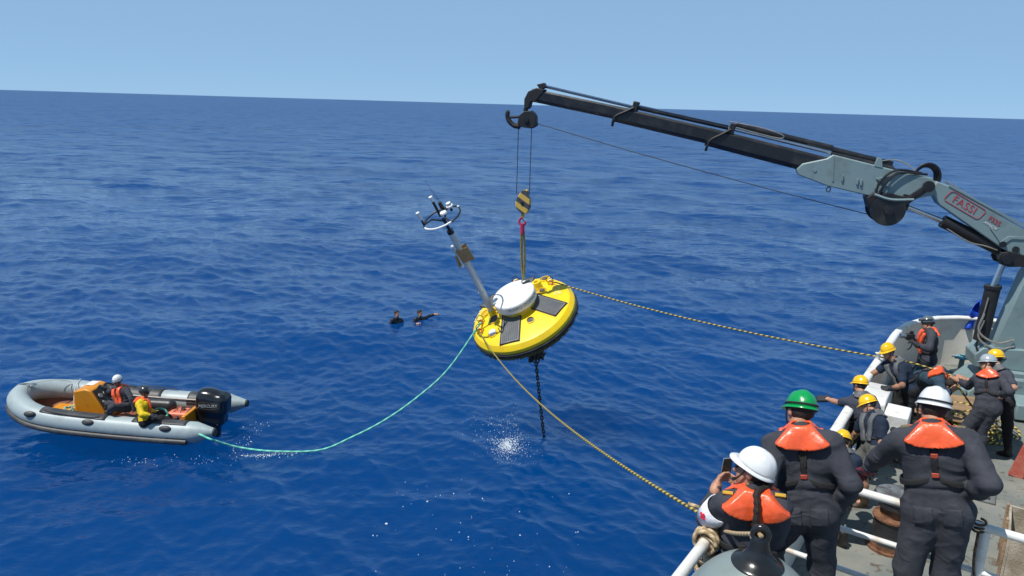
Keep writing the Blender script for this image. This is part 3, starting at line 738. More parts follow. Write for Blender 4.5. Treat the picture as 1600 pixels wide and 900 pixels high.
MB().ell((2.45, 0.12, 6.82), (0.10, 0.03, 0.03), 8).build('oil_cap', mat('brass_cap', (0.6, 0.25, 0.03), rough=0.4), crane)

# ------------------------------------------------------------------ hoist: wires, hook block, sling
WIRE = mat('steel_wire', (0.05, 0.05, 0.055), rough=0.5, metal=0.6)
def cw(x, z, y=0.0): return CR_O + CR_X * x + CR_Y * y + V(0, 0, z)
TIP = cw(10.42, 0)
wr = thing('winch_wire', 'thin steel wire running from crane winch along to boom tip', 'wire', tuple(cw(3.0, 6.2)))
MB().tube([p - cw(3.0, 6.2) for p in sag(cw(3.05, 6.02), cw(10.22, 7.62), 0.05, 14)], 0.0095, 6).build('wire', WIRE, wr)
for i, dx in enumerate((0.20, -0.10)):
    t_ = thing('hoist_wire', ['outer hoist wire hanging from the crane tip to the striped block', 'inner hoist wire hanging nearer the crane to the striped block'][i], 'wire', tuple(cw(10.40 + dx, 6.1)), group='hoist wires')
    MB().tube([V(0, 0, -0.05), CR_X * 0.0 + V(0, 0, 1.45)], 0.009, 6).build('wire', WIRE, t_)

def striped():
    m = bpy.data.materials.new('hazard_stripes'); m.use_nodes = True
    nt = m.node_tree; p = nt.nodes['Principled BSDF']; N = nt.nodes.new; L = nt.links.new
    tc = N('ShaderNodeTexCoord'); mp = N('ShaderNodeMapping'); mp.inputs['Rotation'].default_value = (0, math.radians(32), 0)
    L(tc.outputs['Object'], mp.inputs[0])
    sx = N('ShaderNodeSeparateXYZ'); L(mp.outputs[0], sx.inputs[0])
    ml = N('ShaderNodeMath'); ml.operation = 'MULTIPLY_ADD'; ml.inputs[1].default_value = 4.6; ml.inputs[2].default_value = 0.2; L(sx.outputs[2], ml.inputs[0])
    fr = N('ShaderNodeMath'); fr.operation = 'FRACT'; L(ml.outputs[0], fr.inputs[0])
    gt = N('ShaderNodeMath'); gt.operation = 'GREATER_THAN'; gt.inputs[1].default_value = 0.5; L(fr.outputs[0], gt.inputs[0])
    nz = N('ShaderNodeTexNoise'); nz.inputs['Scale'].default_value = 25; L(tc.outputs['Object'], nz.inputs[0])
    mx = N('ShaderNodeMix'); mx.data_type = 'RGBA'; L(gt.outputs[0], mx.inputs[0]); mx.inputs[6].default_value = (0.014, 0.014, 0.015, 1); mx.inputs[7].default_value = (0.62, 0.38, 0.02, 1)
    m2 = N('ShaderNodeMix'); m2.data_type = 'RGBA'; m2.inputs[0].default_value = 0.12; L(mx.outputs[2], m2.inputs[6]); L(nz.outputs[0], m2.inputs[7])
    L(m2.outputs[2], p.inputs['Base Color']); p.inputs['Roughness'].default_value = 0.5
    return m
hb = thing('hook_block', 'black and yellow striped hook block hanging under the crane tip', 'hook block', mat=mat4(cw(10.44, 5.85), CR_X, CR_Y, V(0, 0, 1)))
xz(MB(), [(-0.10, 0.30), (0.02, 0.30), (0.13, 0.12), (0.17, 0.02), (0.15, -0.12), (0.02, -0.24), (-0.10, -0.24), (-0.17, -0.10), (-0.17, 0.10), (-0.12, 0.16)], -0.07, 0.07).build('cheek_plates', striped(), hb, bevel=0.015)
MB().tube([V(0, -0.085, 0), V(0, 0.085, 0)], 0.04, 16).build('sheave_axle', CBLACK, hb)
MB().tube([V(0, 0, -0.22), V(0, 0, -0.33)], 0.035, 10).build('shank', mat('yellow_shank', (0.6, 0.36, 0.02), rough=0.5), hb)
HOOKRED = mat('red_hook_paint', (0.50, 0.03, 0.09), rough=0.45)
MB().tube(spline([V(0, 0, -0.31), V(0.055, 0, -0.37), V(0.075, 0, -0.44), V(0.02, 0, -0.52), V(-0.06, 0, -0.48), V(-0.065, 0, -0.42)], 5), 0.026, 8).build('hook', HOOKRED, hb)
MB().tube([V(-0.05, 0, -0.42), V(0.03, 0, -0.34)], 0.012, 6).build('safety_latch', HOOKRED, hb)
# ------------------------------------------------------------------ wave buoy hanging from the crane
BU_C = V(0.22, 16.67, 3.29)
BU_N = unit(V(-0.40, -0.32, 0.86)); BU_E1 = V(0.89, 0.11, 0.45); BU_E1 = unit(BU_E1 - BU_N * (BU_E1 @ BU_N)); BU_E2 = np.cross(BU_N, BU_E1)
BUM = mat4(BU_C, BU_E1, BU_E2, BU_N)
def bw(x, y, z=0.0): return BU_C + BU_E1 * x + BU_E2 * y + BU_N * z
YEL = mat('buoy_yellow', (0.86, 0.60, 0.003), rough=0.38, scale=3.2, c2=(0.76, 0.50, 0.012), amount=0.45, bump=0.06, bscale=20, coat=0.2)
DOMEW = mat('radome_white', (0.78, 0.78, 0.76), rough=0.4, scale=5, c2=(0.66, 0.66, 0.63), amount=0.35)
RUBBER = mat('black_rubber', (0.018, 0.018, 0.019), rough=0.55, scale=5, c2=(0.05, 0.046, 0.04), amount=0.5, bump=0.2, bscale=25)
FOUL = mat('marine_growth', (0.34, 0.235, 0.07), rough=0.9, scale=26, c2=(0.12, 0.085, 0.035), amount=0.9, bump=1.0, bscale=60)
GREYM = mat('mast_grey', (0.56, 0.58, 0.58), rough=0.4, scale=6, c2=(0.45, 0.46, 0.46), amount=0.4)
DARKM = mat('mast_black', (0.015, 0.016, 0.019), rough=0.4)
CARD = mat('cardboard', (0.44, 0.27, 0.12), rough=0.85, scale=8, c2=(0.33, 0.19, 0.08), amount=0.5)
PANELF = mat('panel_frame', (0.05, 0.05, 0.052), rough=0.4)
SILVER = mat('panel_silver', (0.20, 0.205, 0.21), rough=0.4, metal=0.2)

def deck_z(x, y): return 0.13 - 0.19 * (min(1.14, math.hypot(x, y)) - 0.35)
def on_deck(x, y, ang=None, lift=0.016):
    """frame lying on the gently conical deck"""
    r_ = math.hypot(x, y) + 1e-6; er = V(x / r_, y / r_, 0); n_ = unit(V(0, 0, 1) + er * 0.19)
    a_ = V(math.cos(ang), math.sin(ang), 0) if ang is not None else V(1, 0, 0)
    xx = unit(a_ - n_ * (a_ @ n_)); return mat4(V(x, y, deck_z(x, y) + lift), xx, np.cross(n_, xx), n_)
buoy = thing('wave_buoy', 'big yellow disc buoy with white drum and tilted mast hanging from crane', 'buoy', mat=BUM)
R_ = 1.30
# deck disc with pockets for the panels: top skin in sectors around wells
MB().lathe([(0, 0.15), (0.35, 0.13), (1.14, -0.02), (1.215, -0.045), (1.285, -0.13), (1.30, -0.155), (1.30, -0.235), (1.27, -0.25)], 96).build('deck', YEL, buoy, angle=28)
MB().lathe([(1.25, -0.245), (1.305, -0.248), (1.325, -0.265), (1.329, -0.29), (1.32, -0.318), (1.295, -0.33), (1.25, -0.333)], 96).build('rubber_fender', RUBBER, buoy)
# underside with weed
hullp = [(1.27, -0.32), (1.26, -0.40), (1.10, -0.56), (0.70, -0.74), (0.30, -0.80), (0, -0.80)]
hull = MB().lathe(hullp[::-1], 72).build('hull_bottom', FOUL, buoy)
wd = MB()
for i in range(2600):
    a = rng.uniform(0, 2 * math.pi); t = rng.uniform(0, 1) ** 1.4
    r = 1.27 - 0.22 * max(0, t - 0.4); z = -0.335 - 0.15 * t
    p = V(r * math.cos(a), r * math.sin(a), z); o_ = unit(V(math.cos(a) * 0.8, math.sin(a) * 0.8, -1.0) + rng.normal(0, 0.45, 3))
    L = rng.uniform(0.03, 0.085); w = rng.uniform(0.008, 0.02); sd_ = unit(np.cross(o_, rng.normal(0, 1, 3))) * w
    wd.add([p - sd_, p + sd_, p + o_ * L], [(0, 1, 2)])
tag(wd.build('weed_fringe', FOUL, buoy, angle=None), kind='stuff')
# raised centre and white drum
MB().lathe([(0.50, -0.022), (0.47, 0.05), (0.42, 0.15), (0.41, 0.29), (0, 0.29)], 64).build('centre_pedestal', YEL, buoy, angle=28)
MB().lathe([(0.0, 0.25), (0.48, 0.25), (0.515, 0.27), (0.522, 0.31), (0.522, 0.455), (0.505, 0.485), (0.44, 0.505), (0.25, 0.525), (0.0, 0.532)], 80).build('white_drum', DOMEW, buoy, angle=28)
# lettering round the drum, bent to its curve
me = text_mesh('FUGRO OCEANOR', 0.102, 0.0, 0, 1.0)
vv = np.zeros(len(me.vertices) * 3); me.vertices.foreach_get('co', vv); vv = vv.reshape(-1, 3)
aa = math.radians(-72) + vv[:, 0] / 0.524
vv = np.stack([0.5245 * np.cos(aa), 0.5245 * np.sin(aa), 0.385 + vv[:, 1]], 1)
me.vertices.foreach_set('co', vv.ravel()); me.materials.clear(); me.materials.append(mat('black_lettering', (0.03, 0.03, 0.035), rough=0.5)); me.update()
link(me, 'lettering', buoy)
for q in ([(-0.06, 0.10), (0.0, 0.16), (0.05, 0.10), (0.02, 0.03)], [(0.10, 0.18), (0.16, 0.2), (0.17, 0.12)]):
    MB().tube(spline([V(a, b, 0.532 - 0.04 * (a * a + b * b)) for a, b in q], 5), 0.006, 5).build('scuff_mark', mat('grey_mark', (0.35, 0.35, 0.36), rough=0.7), buoy)
# drum lifting slot
MB().box((0.40, 0.17, 0.502), (0.18, 0.12, 0.03)).build('lifting_slot', mat('slot_dark', (0.10, 0.10, 0.10), rough=0.6), buoy, bevel=0.006)
MB().tube([V(0.36 + 0.06 * math.cos(a), 0.17, 0.53 + 0.075 * math.sin(a)) for a in np.linspace(0, math.pi, 12)], 0.016, 8).build('lifting_eye', STEEL, buoy)

def solar(x0, y0, ang, w, L):
    """framed solar panel in a shallow well, cells as raised strips"""
    M = on_deck(x0, y0, ang, 0.006)
    f = MB(); f.box((0, 0, -0.012), (w + 0.07, L + 0.09, 0.02), M)
    p = f.build('solar_panel', PANELF, buoy, bevel=0.004)
    MB().box((0, -0.01, 0.004), (w, L, 0.012), M).build('backing', SILVER, p)
    n = 8; cwid = w * 0.92 / n
    for k in range(n):
        MB().box((-w * 0.46 + cwid * (k + 0.5), -0.01, 0.0125), (cwid * 0.80, L * 0.93, 0.005), M).build('cell', mat('solar_cell', (0.105, 0.11, 0.115), rough=0.3, var=0.12, scale=5), p)
    b = MB()
    for sx in (-1, 1): b.box((sx * (w / 2 + 0.015), -0.01, 0.012), (0.02, L + 0.045, 0.02), M)
    for sy in (-1, 1): b.box((0, -0.01 + sy * (L / 2 + 0.012), 0.012), (w + 0.05, 0.02, 0.02), M)
    b.build('frame', PANELF, p, bevel=0.003)
solar(-0.385, -0.60, math.radians(-22), 0.44, 0.84)
solar(0.565, -0.385, math.radians(38), 0.44, 0.84)
solar(0.33, 0.92, math.radians(160), 0.44, 0.55)
solar(-0.55, 0.90, math.radians(212), 0.44, 0.45)
def well(x, y, r, m, name, rim=True):
    M = on_deck(x, y)
    o = MB().lathe([(r * 1.16, -0.018), (r * 1.14, 0.006), (r, 0.010), (r * 0.97, 0.004)], 28, M).build(name, YEL if rim else m, buoy)
    MB().lathe([(r * 0.99, 0.006), (r * 0.93, -0.012), (0, -0.014)], 28, M).build('pocket', m, o)
    return o
DARKW = mat('dark_pocket', (0.045, 0.042, 0.036), rough=0.7, scale=14, c2=(0.20, 0.19, 0.17), amount=0.5)
YDK = mat('yellow_recess', (0.55, 0.33, 0.01), rough=0.5)
well(0.10, -0.69, 0.085, DARKW, 'instrument_well')
o_ = well(0.64, 0.22, 0.125, YDK, 'instrument_well'); MB().lathe([(0.0, 0.012), (0.06, 0.012), (0.07, 0.0)], 20, on_deck(0.66, 0.22)).build('instrument_cap', DARKW, o_)
well(-0.67, 0.0, 0.125, DARKW, 'instrument_well')
o_ = well(0.86, 0.78, 0.12, YDK, 'instrument_well'); MB().lathe([(0.0, 0.012), (0.06, 0.012), (0.07, 0.0)], 20, on_deck(0.86, 0.79)).build('instrument_cap', DARKW, o_)
well(-0.83, 0.50, 0.11, YDK, 'instrument_well')
o_ = well(-0.83, -0.43, 0.115, YDK, 'instrument_well'); MB().lathe([(0.0, 0.05), (0.07, 0.045), (0.095, 0.02), (0.095, -0.01)], 24, on_deck(-0.82, -0.42)).build('white_cap', DOMEW, o_)
# yellow ring fitting beside the drum
M = on_deck(0.60, 0.47)
rg = MB().lathe([(0.13, 0.0), (0.115, 0.10), (0.105, 0.14), (0.06, 0.145), (0.05, 0.12), (0.05, 0.02)], 32, M).build('mooring_socket', YEL, buoy)
MB().lathe([(0.052, 0.10), (0.0, 0.10)], 20, M).build('socket_inside', DARKW, rg)
# lifting eyes with shackles
SHK = mat('red_shackle', (0.55, 0.055, 0.03), rough=0.45)
for (x, y, m) in ((-0.97, 0.20, SHK), (0.94, 0.42, SHK), (-1.06, -0.12, SHK), (0.2, 1.13, SHK)):
    e = MB().tube([V(x - 0.07, y, -0.02), V(x - 0.07, y, 0.07), V(x - 0.04, y, 0.12), V(x + 0.04, y, 0.12), V(x + 0.07, y, 0.07), V(x + 0.07, y, -0.02)], 0.016, 8).build('lifting_lug', YEL, buoy)
    MB().tube(spline([V(x - 0.03, y + 0.05, 0.06), V(x, y - 0.03, 0.12), V(x + 0.03, y - 0.06, 0.05), V(x - 0.02, y - 0.09, 0.04)], 5), 0.016, 7).build('shackle', m, e)
    MB().tube([V(x + 0.08 * math.cos(a), y + 0.02, 0.13 + 0.085 * math.sin(a)) for a in np.linspace(0, 2 * math.pi, 17)[:-1]], 0.008, 6, closed=True).build('wire_loop', DARKM, e)
# worn pale stencil near the rim: only broken paint marks are left
FST = mat('faded_stencil', (0.85, 0.70, 0.25), rough=0.6)
for (x, y, an) in ((0.98, 0.06, 78), (-0.98, 0.58, 55)):
    M = on_deck(x, y, math.radians(an), 0.003); b = MB()
    for row in (-0.05, 0.05):
        u = -0.22
        while u < 0.2:
            w = rng.uniform(0.02, 0.05)
            b.box((u + w / 2, row, 0), (w * 0.8, rng.uniform(0.04, 0.07), 0.004), M); u += w + rng.uniform(0.006, 0.02)
    b.build('stencil_mark', FST, buoy)
# cable across the panel
MB().tube(spline([V(-0.30, 0.02, 0.20), V(-0.42, -0.2, 0.13), V(-0.50, -0.45, 0.10), V(-0.62, -0.62, 0.06), V(-0.66, -0.40, 0.07)], 6), 0.012, 6).build('cable', DARKM, buoy)
MB().tube(spline([V(-0.55, 0.1, 0.25), V(-0.45, 0.0, 0.16), V(-0.40, 0.05, 0.10)], 6), 0.011, 6).build('cable', DARKM, buoy)
# mast
MX, MY = -0.64, 0.30
mm = MB().tube([V(MX, MY, 0.05), V(MX, MY, 2.10)], [0.075, 0.066], 20).build('mast', GREYM, buoy)
MB().lathe([(0.15, -0.02), (0.14, 0.05), (0.10, 0.09), (0.095, 0.16), (0.075, 0.17)], 28, mat4(V(MX, MY, 0), V(1, 0, 0), V(0, 1, 0), V(0, 0, 1))).build('mast_foot', YEL, mm)
for z in (0.30, 0.72, 1.72): MB().lathe([(0.07, z - 0.025), (0.085, z - 0.02), (0.085, z + 0.02), (0.07, z + 0.025)], 20, mat4(V(MX, MY, 0), V(1, 0, 0), V(0, 1, 0), V(0, 0, 1))).build('mast_band', GREYM if z != 1.72 else DARKM, mm)
MB().tube([V(MX, MY, 2.06), V(MX, MY, 2.46)], 0.072, 20).build('mast_upper', GREYM, mm)
MB().tube([V(MX, MY, 2.44), V(MX, MY, 2.52)], 0.078, 20).build('mast_clamp', DARKM, mm)
MB().tube([V(MX, MY, 2.50), V(MX, MY, 2.86)], 0.037, 14).build('mast_tip', DARKM, mm)
MB().tube(spline([V(MX + 0.075, MY, 0.3), V(MX + 0.085, MY - 0.01, 1.0), V(MX + 0.075, MY, 1.7)], 6), 0.010, 6).build('mast_cable', GREYM, mm)
# cardboard wrapped round an instrument on the mast
MB().box((0.0, 0, 0), (0.30, 0.012, 0.36), mat4(V(MX + 0.06, MY - 0.14, 1.86), unit(V(0.9, -0.35, 0.1)), unit(V(0.35, 0.9, 0)), unit(V(-0.15, 0, 1)))).build('cardboard_sheet', CARD, mm)
MB().box((0.0, 0, 0), (0.16, 0.012, 0.32), mat4(V(MX - 0.14, MY - 0.06, 1.78), unit(V(0.5, 0.85, 0)), unit(V(-0.85, 0.5, 0)), unit(V(0.1, 0, 1)))).build('cardboard_sheet', CARD, mm)
MB().box((0.0, 0, 0), (0.30, 0.012, 0.30), mat4(V(MX + 0.04, MY + 0.12, 1.84), unit(V(1, 0.1, 0.1)), unit(V(-0.1, 1, 0)), unit(V(-0.1, 0, 1)))).build('cardboard_sheet', CARD, mm)
MB().tube([V(MX - 0.10, MY - 0.09, 1.62), V(MX - 0.11, MY - 0.05, 2.16)], 0.028, 12).build('wind_sensor', GREYM, mm)
for z in (1.62, 2.17): MB().ell((MX - 0.11, MY - 0.08, z), 0.045, 12).build('sensor_head', DOMEW, mm)
MB().ell((MX + 0.08, MY + 0.04, 2.18), 0.035, 12).build('sensor_head', DOMEW, mm)
# ring at the masthead with spokes and antennas
rc = V(MX - 0.02, MY, 2.88); rr_ = 0.44
rgd = MB().tube([rc + V(rr_ * math.cos(a), rr_ * math.sin(a), 0) for a in np.linspace(0, 2 * math.pi, 49)[:-1]], 0.021, 8, closed=True).build('mast_ring', DARKM, buoy)
MB().tube([rc + V((rr_ + 0.004) * math.cos(a), (rr_ + 0.004) * math.sin(a), 0.004) for a in np.linspace(math.radians(195), math.radians(290), 20)], 0.0225, 8).build('ring_tape', DOMEW, rgd)
MB().ell(rc + V(rr_ * math.cos(0.25), rr_ * math.sin(0.25), 0.02), 0.03, 8).build('ring_light', DOMEW, rgd)
for a in (math.radians(170), math.radians(50), math.radians(290)):
    MB().tube([V(MX, MY, 2.78), rc + V(rr_ * 0.5 * math.cos(a), rr_ * 0.5 * math.sin(a), 0.05), rc + V(rr_ * math.cos(a), rr_ * math.sin(a), 0)], 0.022, 8).build('ring_spoke', DARKM, rgd)
def rodp(x, y, z0, z1, r, m, nm): return MB().tube([rc + V(x, y, z0), rc + V(x, y, z1)], r, 12).build(nm, m, rgd)
rodp(-0.43, 0.05, 0.0, 0.16, 0.022, DARKM, 'antenna_foot'); rodp(-0.43, 0.05, 0.15, 0.34, 0.042, DOMEW, 'antenna')
rodp(-0.02, 0.10, 0.0, 0.42, 0.030, DARKM, 'antenna_post'); rodp(-0.02, 0.10, 0.40, 0.52, 0.045, DOMEW, 'antenna')
rodp(0.10, 0.12, 0.0, 0.30, 0.045, DARKM, 'instrument_post')
MB().lathe([(0, 0), (0.07, 0), (0.082, 0.025), (0.072, 0.055), (0, 0.07)], 24, mat4(rc + V(0.08, -0.10, 0.10), V(1, 0, 0), V(0, 1, 0), V(0, 0, 1))).build('satellite_dome', DOMEW, rgd)
MB().lathe([(0, 0), (0.08, 0), (0.08, 0.04), (0.06, 0.05), (0.055, 0.11), (0, 0.125)], 24, mat4(rc + V(0.26, 0.10, 0.10), V(1, 0, 0), V(0, 1, 0), V(0, 0, 1))).build('satellite_dome', DOMEW, rgd)
MB().tube([rc + V(0.26, 0.10, 0.0), rc + V(0.26, 0.10, 0.11)], 0.03, 10).build('antenna_foot', DARKM, rgd)
MB().tube([rc + V(0.12, 0.36, 0.0), rc + V(0.02, 0.50, 0.75)], 0.004, 5).build('whip_antenna', DARKM, rgd)

# mooring chain under the buoy
CHAIN = mat('fouled_chain', (0.035, 0.030, 0.026), rough=0.75, scale=30, c2=(0.10, 0.085, 0.06), amount=0.6, bump=0.7, bscale=60)
chain = thing('mooring_chain', 'dark fouled mooring chain hanging from the yellow buoy into the water', 'chain', tuple(bw(0.0, 0, -0.8)))
c0 = bw(0.0, 0.0, -0.80); c1 = V(1.0, 16.45, -0.6)
top = c0 + V(0.06, -0.05, -0.35)
lnk = MB().tube([V(0.029 * math.cos(a), 0, (0.030 if math.sin(a) > 0 else -0.030) + 0.029 * math.sin(a)) for a in np.linspace(0, 2 * math.pi, 15)[:-1]], 0.0145, 6, closed=True, up=(0, 1, 0)).mesh('chain_link')
lnk.materials.append(CHAIN)
path = spline([top, top + (c1 - top) * V(0.22, 0.4, 0.25), top + (c1 - top) * V(0.62, 0.8, 0.65), c1], 40)
Ls = np.cumsum([0] + [np.linalg.norm(b - a) for a, b in zip(path[:-1], path[1:])])
n_l = int(Ls[-1] / 0.084)
for i in range(n_l):
    s_ = (i + 0.5) * 0.084; k = np.searchsorted(Ls, s_) - 1
    p = path[k] + (path[k + 1] - path[k]) * (s_ - Ls[k]) / (Ls[k + 1] - Ls[k]); d = unit(path[k + 1] - path[k])
    x, y, z = frame(-d, (0, 1, 0)); a = (i % 2) * math.pi / 2 + rng.normal(0, 0.2)
    o = bpy.data.objects.new('chain_link', lnk); col.objects.link(o); o.parent = chain
    o.matrix_local = mat4(p - c0, x * math.cos(a) + y * math.sin(a), -x * math.sin(a) + y * math.cos(a), z)
# bridle: a bunch of fouled chain at the bottom of the hull
for i in range(120):
    p = c0 + V(rng.normal(0.06, 0.085), rng.normal(-0.05, 0.085), rng.uniform(-0.62, -0.1))
    q = Matrix.Rotation(rng.uniform(0, 6.28), 4, V(rng.normal(0, 1, 3)).tolist())
    o = bpy.data.objects.new('chain_link', lnk); col.objects.link(o); o.parent = chain
    o.matrix_local = Matrix.Translation(Vector(p - c0)) @ q @ Matrix.Scale(1.35, 4)

# lifting sling between hook and buoy
SLING = mat('sling_webbing', (0.36, 0.29, 0.075), rough=0.8, scale=20, c2=(0.10, 0.085, 0.045), amount=0.5, bump=0.5, bscale=120)
hk = cw(10.44, 5.36); le = bw(0.36, 0.17, 0.59)
sl = thing('lifting_sling', 'yellow olive lifting sling between the red hook and the white drum', 'sling', tuple(le))
for dx in (-0.032, 0.034):
    MB().tube([p - le for p in spline([hk + CR_X * 0.0, hk + (le - hk) * 0.25 + CR_X * dx, hk + (le - hk) * 0.7 + CR_X * dx, le], 6)], 0.028, 8).build('strap', SLING, sl)
MB().tube([hk + V(0, 0, 0.02) - le, hk - V(0, 0, 0.22) - le], 0.05, 10).build('sling_sleeve', HOOKRED, sl)
